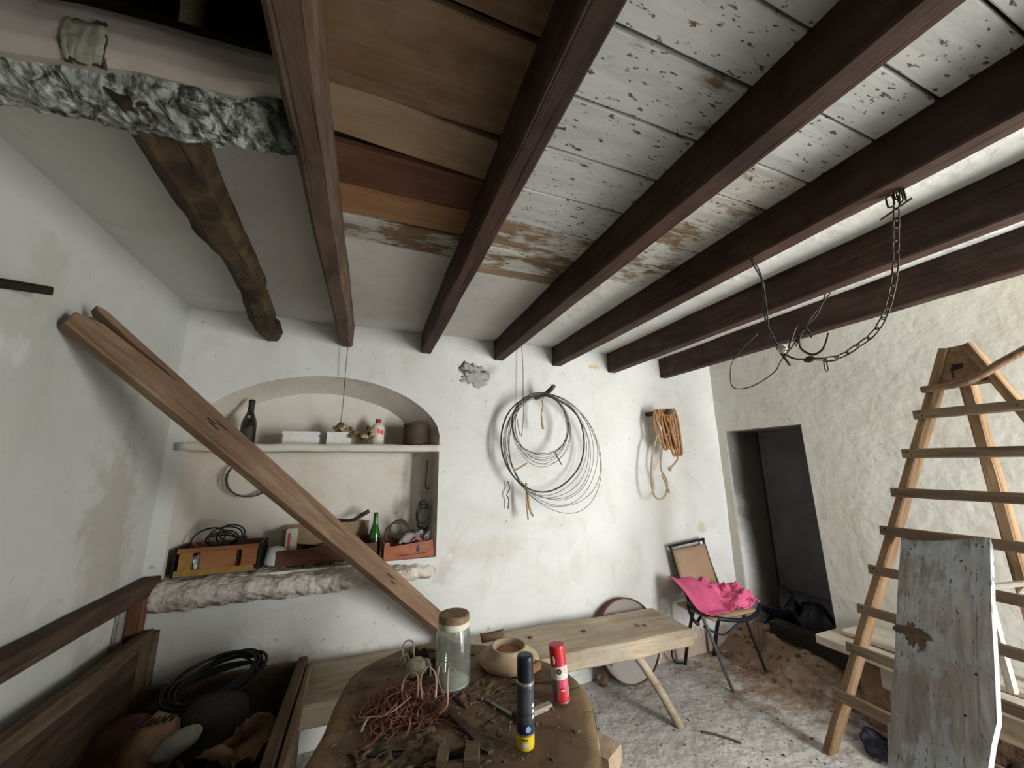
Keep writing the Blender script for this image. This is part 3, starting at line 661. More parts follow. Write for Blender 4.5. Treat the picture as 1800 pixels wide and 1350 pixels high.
# chain, hook and wires under the fourth squared beam
def link_mesh(L, w_, r):
    pts = []
    for i in range(16):
        a = 2*math.pi*i/16; c, s = math.cos(a), math.sin(a)
        pts.append((c*w_ + (0), 0, s*w_ + (L/2-w_ if s > 0.01 else (-(L/2-w_) if s < -0.01 else 0))))
    return mesh_of('chain_link', tube_bm(pts, r, 6, True), True)
lm = link_mesh(0.039, 0.0082, 0.0023); lm.materials.append(M['chain'])
chain = thing('chain', (1.41, 0.60, 1.83), 'rusty iron chain hanging in a curve from the dark beam', 'chain')
cp = smooth_path([(1.41, 0.482, 2.272), (1.41, 0.511, 2.12), (1.41, 0.528, 2.036), (1.41, 0.561, 1.943), (1.41, 0.598, 1.885), (1.41, 0.646, 1.853), (1.41, 0.712, 1.829), (1.41, 0.775, 1.842)], 24)
d = 0.0; last = cp[0]; k = 0; nxt = 0.0
for a, b in zip(cp, cp[1:]):
    d += (b-a).length
    if d >= nxt:
        m, _ = axes(a, a+(b-a).normalized(), (1, 0, 0)); 
        q = m @ Matrix.Rotation(math.pi/2, 4, 'Y') @ Matrix.Rotation(math.pi/2*(k % 2)+0.35, 4, 'Z')
        obj('chain_link', lm, None, chain, q); k += 1; nxt += 0.0325
for dx, dy, rz in ((0.0, -0.018, 0.4), (0.0, 0.014, 1.5), (0.0, -0.008, 1.0)):
    obj('chain_link', lm, None, chain, T(1.405, 0.484+dy, 2.255) @ Matrix.Rotation(rz, 4, 'Z'))
obj('chain_pin', tube_bm([(1.41, 0.455, 2.235), (1.41, 0.53, 2.215)], 0.003, 6), M['chain'], chain)
obj('end_swivel', blob_bm(0.008, 0.02, 0.012, 2, 0.25), M['rust'], chain, T(1.41, 0.79, 1.845), smooth=True)
obj('end_wire', tube_bm(smooth_path([(1.41, 0.80, 1.848), (1.41, 0.84, 1.862), (1.40, 0.872, 1.895)], 4), 0.0035, 6), M['rust'], chain, smooth=True)
obj('hanging_link', lm, None, chain, T(1.41, 0.745, 1.81))
hk = thing('hook_and_wires', (1.40, 0.87, 1.85), 'iron hook bundled with bent wires hanging below the dark beam', 'hook')
def wire(name, pts, r, mat, par=hk): return obj(name, tube_bm(smooth_path(pts, 6), r, 6), M[mat], par, smooth=True)
wire('twisted_wire', [(1.352, 0.93, 2.34), (1.345, 0.90, 2.31), (1.36, 0.893, 2.25), (1.40, 0.895, 2.177), (1.40, 0.909, 2.04), (1.40, 0.893, 1.965), (1.40, 0.879, 1.916)], 0.0034, 'wire')
wire('twisted_wire', [(1.346, 0.885, 2.28), (1.39, 0.89, 2.20), (1.405, 0.902, 2.05), (1.395, 0.90, 1.97), (1.40, 0.875, 1.91)], 0.0026, 'wire')
wire('hook', [(1.40, 0.802, 1.935), (1.40, 0.805, 1.89), (1.40, 0.775, 1.857), (1.40, 0.745, 1.862), (1.40, 0.727, 1.885), (1.40, 0.715, 1.915)], 0.0040, 'wire')
wire('hook_shank', [(1.40, 0.845, 1.90), (1.40, 0.81, 1.965), (1.40, 0.79, 1.972), (1.40, 0.775, 1.95), (1.40, 0.765, 1.915)], 0.0034, 'wire')
wire('thin_wire_loop', [(1.40, 0.80, 1.93), (1.40, 0.872, 1.868), (1.40, 0.911, 1.825), (1.40, 1.007, 1.79), (1.40, 1.085, 1.805), (1.40, 1.08, 1.89), (1.40, 1.035, 1.94), (1.40, 0.95, 1.99)], 0.0022, 'wire')
wire('bent_wire', [(1.40, 0.687, 2.045), (1.40, 0.74, 2.0), (1.40, 0.765, 1.975), (1.40, 0.80, 1.94), (1.40, 0.84, 1.895), (1.40, 0.86, 1.90)], 0.0024, 'wire')
wire('bent_wire', [(1.40, 0.70, 2.05), (1.40, 0.735, 1.99), (1.40, 0.78, 1.955), (1.40, 0.82, 1.90)], 0.002, 'wire')
obj('spike', timber_bm(0.085, 0.009, 0.006, 3, 0.001, 0.001, 4), M['rust'], hk, axes((1.40, 0.885, 1.915), (1.40, 0.848, 1.835))[0])
obj('plaster_lump', blob_bm(0.012, 0.018, 0.02, 2, 0.25), M['paper'], hk, T(1.40, 0.868, 1.905), smooth=True)

# pole standing up through the hatch
o = obj('pole', tube_bm(smooth_path([(-0.455, 0.955, 2.38), (-0.50, 0.98, 2.6), (-0.55, 1.0, 3.3)], 5), 0.026, 12), M['bench'], smooth=True)
tag(o, 'pale round pole rising through the dark hatch behind the lintel', 'pole')

# ================================================================== LEANING PLANK, LEFT SIDE
# long forked plank from the left wall down to the bench
A = Vector((-1.012, 1.715, 2.048)); B = Vector((0.555, 2.52, 0.475))
mx, L = axes(A, B, (0.30, -0.75, 0.55))
plk = thing('leaning_plank', tuple(B), 'long forked plank leaning diagonally from the left wall across the niche', 'plank')
poly = [(0.02, -0.079), (0.0, -0.02), (0.07, 0.018), (0.10, 0.020), (0.30, 0.036), (0.36, 0.042), (0.30, 0.044), (0.16, 0.040), (0.02, 0.046), (0.0, 0.058), (0.03, 0.070), (0.5, 0.066), (1.0, 0.060), (L*0.75, 0.056), (L, 0.054), (L, -0.054), (L*0.75, -0.060), (1.0, -0.066), (0.5, -0.072)]
bm = prism_bm([(a_, b_*0.90) for a_, b_ in poly], -0.026, 0.024)
bmesh.ops.triangulate(bm, faces=[f for f in bm.faces if len(f.verts) > 4])
bmesh.ops.bevel(bm, geom=[e for e in bm.edges if abs(e.calc_face_angle(0)) > 0.6], offset=0.003, segments=1, affect='EDGES')
obj('plank_body', bm, M['plank'], plk, mx)
for i, (px, py, ln) in enumerate(((0.55, -0.005, 0.05), (0.57, 0.018, 0.05), (0.535, 0.004, 0.04), (1.70, 0.005, 0.05), (1.74, -0.012, 0.04))):
    obj('nail_split', timber_bm(ln, 0.006, 0.004, 2, 0.001, 0.001, i), M['dark_wood'], plk, mx @ T(px, py, 0.0235))

# rail along the left wall, with its post
rl = thing('wall_rail', (-1.0, 2.45, 0.0), 'dark wooden rail fixed along the left wall below the niche sill', 'rail')
timb('rail', (-1.005, 0.4, 0.915), (-1.005, 2.60, 0.915), 0.075, 0.075, M['rail'], rl, n=16, jit=0.004, seed=9)
timb('post', (-1.0, 2.50, 0.01), (-1.0, 2.50, 0.88), 0.06, 0.05, M['board_red'], rl, upv=(0, 1, 0), n=6, seed=10)
timb('post_batten', (-1.03, 2.43, 0.3), (-1.03, 2.43, 0.88), 0.03, 0.03, M['grey_board'], rl, upv=(0, 1, 0), n=5, seed=11)

# wooden trough full of leather and junk
tr = thing('wooden_trough', (-0.6, 1.8, 0.0), 'old wooden trough with one high side standing in the left corner', 'trough')
timb('top_rail', (-0.945, 0.5, 0.705), (-0.945, 2.50, 0.705), 0.05, 0.06, M['trough'], tr, n=14, jit=0.004, seed=21)
timb('corner_post', (-0.935, 2.50, 0.02), (-0.935, 2.50, 0.72), 0.06, 0.05, M['trough'], tr, upv=(0, 1, 0), n=6, seed=22)
timb('high_side_board', (-0.965, 0.5, 0.52), (-0.965, 2.5, 0.52), 0.022, 0.32, M['rail'], tr, n=10, seed=23)
timb('high_side_board', (-0.965, 0.5, 0.21), (-0.965, 2.5, 0.21), 0.022, 0.29, M['rail'], tr, n=10, seed=24)
timb('end_board', (-0.92, 2.475, 0.37), (-0.25, 2.475, 0.37), 0.028, 0.25, M['trough'], tr, n=10, jit=0.006, seed=25)
timb('end_board', (-0.92, 2.475, 0.12), (-0.25, 2.475, 0.12), 0.028, 0.22, M['trough'], tr, n=10, jit=0.004, seed=26)
timb('low_side_board', (-0.258, 0.6, 0.37), (-0.258, 2.50, 0.37), 0.045, 0.26, M['trough'], tr, n=14, jit=0.005, seed=27)
timb('low_side_board', (-0.258, 0.6, 0.12), (-0.258, 2.50, 0.12), 0.035, 0.22, M['trough'], tr, n=14, jit=0.004, seed=28)
timb('side_capping', (-0.215, 0.6, 0.44), (-0.215, 2.44, 0.46), 0.030, 0.07, M['plank'], tr, n=12, jit=0.004, seed=29)
timb('bottom_board', (-0.61, 0.6, 0.06), (-0.61, 2.47, 0.06), 0.68, 0.03, M['redbrown'], tr, n=6, seed=30)
timb('near_end_board', (-0.92, 0.62, 0.25), (-0.25, 0.62, 0.25), 0.03, 0.42, M['trough'], tr, n=6, seed=31)

def crumple(name, c, sx, sy, h, rot, mat, label, cat, seed, thick=0.006, amp=0.07, curl=0.0, fr=2.2, res=36):
    def f(u, v):
        x = (u-0.5)*sx; y = (v-0.5)*sy
        q = nv((u*fr, v*fr, 0), 1.0, seed); q2 = nv((u*fr*3, v*fr*3, 0), 1.0, seed+4)
        z = abs(q.z)*amp*2 + q2.z*amp*0.35 + curl*((u-0.5)**2+(v-0.5)**2)*2
        return (x+q.x*amp*1.2+q2.x*amp*0.3, y+q.y*amp*1.2, z+h)
    bm = grid_bm(f, res, res)
    o = obj(name, bm, M[mat], None, T(*c) @ Matrix.Rotation(rot, 4, 'Z'), smooth=True)
    thicken(o, thick); return tag(o, label, cat)
crumple('leather_piece', (-0.84, 2.02, 0.36), 0.30, 0.62, 0.0, 0.15, 'leather_red', 'large stiff reddish leather hide along the high side of the trough', 'leather', 1, amp=0.10)
crumple('leather_piece', (-0.79, 1.72, 0.30), 0.34, 0.5, 0.0, -0.2, 'leather_red', 'smooth reddish leather hide at the bottom left corner of the frame', 'leather', 2, amp=0.07)
crumple('leather_piece', (-0.53, 1.80, 0.28), 0.30, 0.36, 0.0, 0.5, 'leather', 'dark brown crumpled leather in the middle of the trough', 'leather', 3, amp=0.09, curl=0.1)
crumple('leather_piece', (-0.36, 1.75, 0.27), 0.22, 0.42, 0.0, 0.1, 'leather', 'brown leather scrap folded against the low side of the trough', 'leather', 14, amp=0.08)
crumple('leather_piece', (-0.38, 2.02, 0.36), 0.22, 0.20, 0.0, 0.9, 'leather_tan', 'tan leather flap standing up near the trough corner', 'leather', 5, amp=0.05, curl=0.06)
crumple('leather_piece', (-0.50, 1.60, 0.30), 0.3, 0.3, 0.0, 0.9, 'leather_tan', 'tan leather scrap at the bottom edge of the frame', 'leather', 6, amp=0.07, curl=0.1)
def fill(u, v):
    x = -0.93+0.66*u; y = 0.66+1.8*v
    return (x, y, 0.25+0.05*nz((x, y, 0), 5, 3)+0.03*nz((x, y, 0), 16, 5))
o = obj('dark_rubbish', grid_bm(fill, 40, 90), M['dark_wood'], smooth=False); tag(o, 'dark loose rubbish filling the trough under the leather', 'rubbish', kind='stuff')
# lacing boot-like leather bag
bag = thing('leather_bag', (-0.70, 2.03, 0.36), 'ochre leather pouch with a laced mouth lying in the trough', 'bag')
bm = blob_bm(0.085, 0.115, 0.10, 3, 0.25, 4, 8); obj('pouch', bm, M['leather_tan'], bag, T(-0.70, 2.04, 0.46), smooth=True)
bm = bmesh.new()
for i in range(6): tube_into(bm, smooth_path([(-0.75+0.02*i, 2.0+0.01*i, 0.562-0.003*abs(i-2)), (-0.735+0.02*i, 1.985, 0.566), (-0.72+0.018*i, 2.03, 0.565)], 4), 0.0035, 5)
obj('lacing', bm, M['dark_wood'], bag, smooth=True)
o = obj('felt_hat', lathe_bm([(0.155, 0.0), (0.16, 0.008), (0.125, 0.02), (0.128, 0.05), (0.118, 0.10), (0.09, 0.135), (0.05, 0.15), (0.012, 0.155)], 36, 0.06, 3), M['felt'], None, T(-0.55, 2.20, 0.375), smooth=True)
tag(o, 'rounded dark grey felt dome like a hat in the trough', 'hat')
o = obj('smooth_stone', blob_bm(0.078, 0.040, 0.04, 3, 0.08), M['stone'], None, T(-0.605, 1.99, 0.485) @ Matrix.Rotation(0.5, 4, 'Z') @ Matrix.Rotation(-0.2, 4, 'Y'), smooth=True)
tag(o, 'smooth oval grey green stone lying in the trough', 'stone')
cb = thing('cable_coil', (-0.62, 2.40, 0.5), 'coil of glossy black cable leaning behind the felt dome', 'cable')
rc_ = random.Random(9)
for i in range(11):
    pts = []; k1, k2, k3 = rc_.uniform(0.80, 1.05), rc_.uniform(0.75, 1.05), rc_.uniform(-0.02, 0.02)
    for j in range(44):
        a = 2*math.pi*j/44
        X_, Y_ = 0.185*k1*math.cos(a), 0.125*k2*math.sin(a)
        pts.append((-0.595+X_+k3, 2.325+Y_+0.006*math.sin(3*a+i), 0.515+0.20*X_+0.42*Y_+0.006*i-0.02+0.006*math.sin(2*a+i)))
    obj('cable_turn', tube_bm(pts, 0.0065, 6, True), M['black'], cb, smooth=True)
obj('cable_end', tube_bm(smooth_path([(-0.77, 2.36, 0.50), (-0.79, 2.33, 0.51), (-0.80, 2.35, 0.53), (-0.76, 2.40, 0.54)], 5), 0.005, 6), M['black'], cb, smooth=True)

# ================================================================== NICHE: UPPER SHELF
ZSH = 1.633
def bottle(name, x, y, z, h, r, mat, label, foil=None, lab=None):
    t = thing(name, (x, y, z), label, 'bottle')
    k = h/0.285
    prof = [(r*0.6, 0.0), (r*0.95, 0.002), (r, 0.010), (r, 0.115*k), (r*0.97, 0.135*k), (r*0.80, 0.165*k), (r*0.52, 0.195*k), (r*0.40, 0.215*k), (r*0.37, 0.255*k), (r*0.40, 0.262*k), (r*0.40, 0.283*k), (r*0.30, 0.285*k)]
    obj('glass_body', lathe_bm(prof, 28), M[mat], t, T(x, y, z), smooth=True)
    if foil: obj('foil_neck', lathe_bm([(r*0.43, 0.205*k), (r*0.41, 0.22*k), (r*0.39, 0.255*k), (r*0.43, 0.262*k), (r*0.43, 0.285*k), (r*0.34, 0.288*k)], 24), M[foil], t, T(x, y, z), smooth=True)
    if lab:
        bm = grid_bm(lambda u, v: ((r*1.008)*math.cos(-2.4+1.7*u), (r*1.008)*math.sin(-2.4+1.7*u), 0.03*k+0.07*k*v), 14, 1)
        obj('label', bm, M[lab], t, T(x, y, z), smooth=True)
    return t
b1 = bottle('wine_bottle', -0.703, 2.70, ZSH, 0.272, 0.041, 'bottle_dark', 'dark sparkling wine bottle standing alone on the upper niche shelf', foil='black', lab='label_dark')
o = obj('seal', lathe_bm([(0.010, 0), (0.010, 0.002), (0.007, 0.003)], 16), M['gold'], b1, T(-0.700, 2.672, ZSH+0.165) @ Matrix.Rotation(math.radians(68), 4, 'X'))
def foam(x0, x1, y0, y1, z0, z1, r=0.008):
    bm = box_bm(x0, x1, y0, y1, z0, z1); bmesh.ops.bevel(bm, geom=bm.edges[:], offset=r, segments=2, affect='EDGES'); return bm
fb = thing('foam_box', (-0.41, 2.71, ZSH), 'long white foam box lying on the upper niche shelf', 'box')
obj('foam_body', foam(-0.515, -0.308, 2.66, 2.78, ZSH, ZSH+0.06), M['white'], fb, smooth=False)
obj('foam_lid', foam(-0.518, -0.305, 2.657, 2.783, ZSH+0.060, ZSH+0.082, 0.006), M['white'], fb)
wb = thing('flower_box', (-0.19, 2.70, ZSH), 'small white box with dried flowers on the upper niche shelf', 'box')
bm = bmesh.new()
for a in ((-0.262, -0.118, 2.655, 2.661), (-0.262, -0.118, 2.745, 2.751)): bbox(bm, a[0], a[1], a[2], a[3], ZSH, ZSH+0.082)
bbox(bm, -0.262, -0.256, 2.661, 2.745, ZSH, ZSH+0.082); bbox(bm, -0.124, -0.118, 2.661, 2.745, ZSH, ZSH+0.082); bbox(bm, -0.256, -0.124, 2.661, 2.745, ZSH, ZSH+0.006)
obj('box_walls', bm, M['white'], wb)
def dried(par, base, n, spread, seed, h=0.06, leafs=9):
    rr_ = random.Random(seed); bm = bmesh.new(); tips = []
    for i in range(n):
        a = rr_.uniform(0, 6.28); s = rr_.uniform(0.3, 1)*spread
        tip = Vector(base)+Vector((math.cos(a)*s, -abs(math.sin(a))*s*0.6, rr_.uniform(0.3, 1)*h)); tips.append(tip)
        mid = (Vector(base)+tip)/2+Vector((rr_.uniform(-.01, .01), 0, 0.012))
        tube_into(bm, smooth_path([base, mid, tip], 3), 0.0025, 5)
    obj('dry_stems', bm, M['twig'], par, smooth=True)
    for i, tip in enumerate(tips[:leafs]):
        b = blob_bm(0.016+0.008*rr_.random(), 0.013, 0.012+0.006*rr_.random(), 2, 0.5, 5, seed+i)
        obj('dry_flower', b, M['leaf'] if i % 3 else M['rope_pale'], par, T(*tip) @ Matrix.Rotation(rr_.uniform(0, 3), 4, 'Z'), smooth=True)
dried(wb, (-0.18, 2.69, ZSH+0.06), 8, 0.06, 3, 0.075, 8)
df = thing('dried_flowers', (-0.05, 2.68, ZSH), 'bunch of brown dried flowers spilling between box and white bottle', 'dried flowers')
dried(df, (-0.055, 2.675, ZSH+0.02), 14, 0.10, 8, 0.09, 13)
pb = thing('plastic_bottle', (0.045, 2.74, ZSH), 'cream plastic bottle with red cap on the upper niche shelf', 'bottle')
obj('bottle_body', lathe_bm([(0.040, 0), (0.044, 0.004), (0.044, 0.118), (0.040, 0.135), (0.028, 0.147), (0.017, 0.152), (0.017, 0.158)], 28), M['cream'], pb, T(0.045, 2.74, ZSH), smooth=True)
obj('cap', lathe_bm([(0.019, 0.156), (0.019, 0.177), (0.016, 0.180)], 20), M['red_dull'], pb, T(0.045, 2.74, ZSH))
bm = grid_bm(lambda u, v: (0.0447*math.cos(-1.65+1.1*u), 0.0447*math.sin(-1.65+1.1*u), 0.083+0.03*v-0.012*u), 10, 1)
obj('red_label', bm, M['pinkred'], pb, T(0.045, 2.74, ZSH), smooth=True)
tn = thing('rusty_tin', (0.30, 2.71, ZSH), 'rusty brown round tin on the right end of the upper niche shelf', 'tin')
obj('tin_body', lathe_bm([(0.085, 0), (0.088, 0.004), (0.086, 0.01), (0.086, 0.142), (0.089, 0.146), (0.089, 0.150), (0.083, 0.150), (0.082, 0.012)], 36), M['tin'], tn, T(0.30, 2.71, ZSH), smooth=False)
obj('tin_wire', tube_bm([(0.255, 2.70, ZSH+0.14), (0.215, 2.69, ZSH+0.155), (0.175, 2.68, ZSH+0.172)], 0.0022, 5), M['wire'], tn)

# ================================================================== NICHE: LOWER SILL
ZL = 0.934
# painted wooden crate with slots
cr = thing('slatted_crate', (-0.70, 2.70, ZL), 'orange and ochre wooden crate with slots at the left end of the sill', 'crate')
mxc = T(-0.728, 2.665, ZL) @ Matrix.Rotation(0.03, 4, 'Z') @ Matrix.Diagonal((0.88, 1, 1, 1))
def cpart(name, x0, x1, y0, y1, z0, z1, mat): return obj(name, box_bm(x0, x1, y0, y1, z0, z1), M[mat], cr, mxc)
cpart('bottom_slat', -0.215, 0.185, -0.075, -0.062, 0.004, 0.034, 'crate_yellow')
cpart('front_board', -0.20, -0.135, -0.072, -0.062, 0.034, 0.118, 'crate_yellow')
cpart('front_board', -0.095, 0.085, -0.072, -0.062, 0.034, 0.118, 'crate_orange')
cpart('front_board', 0.115, 0.195, -0.072, -0.062, 0.034, 0.118, 'crate_orange')
cpart('top_slat', -0.212, 0.200, -0.076, -0.062, 0.118, 0.142, 'crate_orange')
cpart('end_panel', -0.235, -0.222, -0.06, 0.13, 0.0, 0.142, 'black'); cpart('end_panel', 0.200, 0.213, -0.06, 0.13, 0.0, 0.142, 'black')
cpart('back_panel', -0.22, 0.20, 0.12, 0.13, 0.0, 0.142, 'crate_orange'); cpart('floor_panel', -0.22, 0.20, -0.06, 0.12, 0.0, 0.008, 'crate_orange')
o = obj('crumpled_paper', blob_bm(0.030, 0.03, 0.045, 3, 0.5, 5, 3), M['white_plastic'], None, mxc @ T(-0.115, -0.025, 0.06)); tag(o, 'crumpled pale paper glimpsed through the slot of the crate', 'paper')
o = obj('dark_block', foam(-0.02, 0.02, -0.02, 0.02, 0, 0.055, 0.006), M['black'], None, mxc @ T(0.09, -0.02, 0.128) @ Matrix.Rotation(0.15, 4, 'Y')); tag(o, 'small black block standing on the slatted crate', 'block')
cc = thing('cable_coil', (-0.78, 2.70, ZL+0.14), 'springy loops of black cable lying on the slatted crate', 'cable')
for i, (cx, cz, rx, rz, tl) in enumerate(((-0.82, 0.055, 0.085, 0.05, 0.4), (-0.74, 0.06, 0.075, 0.05, -0.3), (-0.71, 0.075, 0.055, 0.055, 0.8), (-0.76, 0.045, 0.07, 0.04, 0.1), (-0.73, 0.05, 0.06, 0.045, 0.5), (-0.75, 0.035, 0.09, 0.03, -0.1))):
    pts = [(cx+rx*math.cos(a)*math.cos(tl)-rz*math.sin(a)*math.sin(tl), 2.70+0.03*math.sin(a+i), ZL+0.118+cz+rx*math.cos(a)*math.sin(tl)*0.6+rz*math.sin(a)*math.cos(tl)) for a in [2*math.pi*j/32 for j in range(32)]]
    obj('cable_loop', tube_bm(pts, 0.0045, 6, True), M['black'], cc, smooth=True)
o = obj('plastic_tub', lathe_bm([(0.052, 0), (0.055, 0.01), (0.055, 0.06), (0.047, 0.085), (0.02, 0.095)], 24), M['white_plastic'], None, T(-0.478, 2.665, ZL+0.012) @ Matrix.Rotation(0.2, 4, 'Y'), smooth=True)
tag(o, 'white plastic tub tipped between the crate and the tray', 'tub')
ty = thing('wooden_tray', (-0.2, 2.67, ZL), 'long red brown wooden tray in the middle of the sill', 'tray')
timb('front_board', (-0.46, 2.615, ZL+0.047), (0.085, 2.60, ZL+0.055), 0.014, 0.085, M['redbrown'], ty, n=10, seed=40)
timb('back_board', (-0.46, 2.80, ZL+0.06), (0.085, 2.80, ZL+0.06), 0.014, 0.11, M['redbrown'], ty, n=6, seed=41)
timb('bottom_board', (-0.46, 2.705, ZL+0.01), (0.085, 2.70, ZL+0.01), 0.18, 0.015, M['redbrown'], ty, n=6, seed=42)
bx = thing('cardboard_box', (-0.33, 2.76, ZL+0.02), 'open brown cardboard box behind the tray front', 'box')
bm = bmesh.new(); bbox(bm, -0.46, 0.03, 2.835, 2.845, ZL+0.02, ZL+0.20); bbox(bm, -0.46, -0.45, 2.72, 2.835, ZL+0.02, ZL+0.19)
obj('box_sides', bm, M['cardboard'], bx)
o = obj('box_flap', timber_bm(0.30, 0.10, 0.006, 8, 0.006, 0.002, 4), M['cardboard'], bx, axes((-0.44, 2.74, ZL+0.155), (-0.13, 2.72, ZL+0.115), (0, -0.8, 0.5))[0])
pk = thing('packet', (-0.40, 2.70, ZL+0.02), 'cream packet with a red stripe standing in the tray', 'packet')
obj('packet_body', foam(-0.435, -0.375, 2.68, 2.72, ZL+0.02, ZL+0.195, 0.003), M['cream'], pk); obj('red_stripe', box_bm(-0.422, -0.408, 2.678, 2.6795, ZL+0.03, ZL+0.175), M['pinkred'], pk)
crumple('brown_rag', (-0.18, 2.69, ZL+0.06), 0.22, 0.12, 0.0, 0.0, 'leather', 'crumpled brown rag lying in the middle tray', 'rag', 21, amp=0.035)
tl = thing('scraper_tool', (-0.04, 2.76, ZL+0.15), 'old tool with dark blade and wooden handle above the tray', 'tool')
obj('blade', tube_bm(smooth_path([(-0.17, 2.78, 1.155), (-0.10, 2.77, 1.150), (-0.06, 2.76, 1.155)], 4), 0.009, 8), M['black'], tl, smooth=True)
obj('handle', tube_bm(smooth_path([(-0.07, 2.76, 1.150), (-0.02, 2.755, 1.18), (0.025, 2.75, 1.205)], 4), [0.011]*4+[0.014]*4+[0.013], 10), M['rail'], tl, smooth=True)
obj('tool_support', box_bm(-0.16, -0.145, 2.77, 2.79, ZL+0.03, 1.152), M['cardboard'], tl)
b2 = bottle('wine_bottle', 0.068, 2.72, ZL, 0.262, 0.036, 'bottle_green', 'green glass bottle standing beside the orange crate on the sill', lab=None)
obj('dark_label', lathe_bm([(0.0365, 0.0), (0.0368, 0.004), (0.0368, 0.105), (0.0362, 0.108)], 28), M['bottle_dark'], b2, T(0.068, 2.72, ZL), smooth=True)
rc = thing('orange_crate', (0.28, 2.70, ZL-0.01), 'small orange red crate with worn lettering at the right end of the sill', 'crate')
mr = T(0.282, 2.625, ZL-0.018) @ Matrix.Rotation(0.02, 4, 'Z') @ Matrix.Rotation(-0.03, 4, 'Y')
bm = prism_bm([(-0.155, 0.0), (0.158, 0.0), (0.150, 0.098), (-0.118, 0.082), (-0.122, 0.108), (-0.152, 0.108)], 0.0, 0.012)
fbd = obj('front_board', bm, M['crate_red'], rc, mr @ Matrix.Rotation(math.pi/2, 4, 'X'))
obj('end_board', box_bm(-0.158, -0.146, 0.0, 0.15, 0.0, 0.108), M['crate_red'], rc, mr); obj('bottom_board', box_bm(-0.15, 0.10, 0.0, 0.15, 0.0, 0.01), M['crate_red'], rc, mr)
obj('back_board', box_bm(-0.15, 0.07, 0.16, 0.172, 0.0, 0.10), M['crate_red'], rc, mr)
def text(name, s, size, mat, par, wm, ext=0.0006):
    c = bpy.data.curves.new(name, 'FONT'); c.body = s; c.size = size; c.extrude = ext; c.align_x = 'CENTER'; c.align_y = 'CENTER'
    t = bpy.data.objects.new(name+'_tmp', c); COL.objects.link(t)
    bpy.context.view_layer.update()
    me = bpy.data.meshes.new_from_object(t.evaluated_get(bpy.context.evaluated_depsgraph_get()))
    bpy.data.objects.remove(t); me.materials.clear()
    return obj(name, me, M[mat], par, wm)
text('lettering', 'AVAL. D  MES', 0.038, 'crate_print', fbd, mr @ T(0.02, -0.0128, 0.058) @ Matrix.Rotation(math.pi/2, 4, 'X'))
obj('dark_mark', blob_bm(0.012, 0.0012, 0.018, 2, 0.2), M['navy'], fbd, mr @ T(0.055, -0.0125, 0.052))
obj('base_stripe', box_bm(-0.08, 0.11, -0.0135, -0.012, 0.022, 0.027), M['redbrown'], fbd, mr)
wc = thing('wire_bundle', (0.19, 2.72, ZL+0.06), 'loop of rusty wire standing up in the orange crate', 'wire')
for i in range(5):
    bm = bmesh.new(); rings(bm, 0.20+0.006*i, 2.70+0.008*i, ZL+0.125+0.004*i, 0.072-0.003*i, 0.066, 0.0035, 3+i*1.9); obj('wire_turn', bm, M['rust'], wc, smooth=True)
crumple('plastic_sheet', (0.31, 2.69, ZL+0.07), 0.19, 0.12, 0.0, 0.2, 'grey_plastic', 'crumpled grey plastic sheet heaped in the orange crate', 'plastic', 33, amp=0.05, fr=3)
o = obj('pink_scrap', timber_bm(0.06, 0.02, 0.008, 5, 0.006, 0.003, 5, bend=lambda t: (0, 0.012*math.sin(t*3))), M['pinkred'], None, T(0.30, 2.635, ZL+0.085)); tag(o, 'pale pink scrap curling over the edge of the orange crate', 'scrap')
o = obj('wood_scrap', timber_bm(0.09, 0.014, 0.008, 4, 0.002, 0.002, 5), M['board_orange'], None, axes((0.215, 2.64, ZL+0.03), (0.245, 2.67, ZL+0.125))[0]); tag(o, 'thin orange wood scrap sticking up from the orange crate', 'wood')
hc = thing('cable_coil', (0.385, 2.68, ZL+0.12), 'tangle of dark cable hung on the right side of the niche', 'cable')
for i in range(6):
    bm = bmesh.new(); rings(bm, 0.365+0.004*i, 2.66+0.012*i, 1.19-0.012*i, 0.04+0.004*(i % 3), 0.075+0.008*(i % 2), 0.0045, 5+i*2.1, dy=0.02); obj('cable_turn', bm, M['hose'], hc, smooth=True)
obj('hanging_string', tube_bm([(0.392, 2.665, 1.34), (0.388, 2.66, 1.26)], 0.0025, 5), M['wire'], hc)
o = obj('iron_rod', tube_bm(smooth_path([(0.385, 2.67, 1.53), (0.38, 2.67, 1.44), (0.378, 2.67, 1.35), (0.40, 2.655, 1.345)], 4), [0.006]*13, 6), M['black'], smooth=True); tag(o, 'thin dark iron rod hanging on the right inner side of the niche', 'rod')
nc = thing('wire_coil', (-0.72, 2.85, 1.33), 'ring of dark wire hanging on the back of the niche behind the plank', 'wire coil')
for i in range(4):
    bm = bmesh.new(); rings(bm, -0.70+0.004*i, 2.845-0.006*i, 1.43, 0.118+0.004*i, 0.108+0.003*i, 0.0028, 7+i*1.3, dy=0.006); obj('wire_turn', bm, M['twig'], nc, smooth=True)

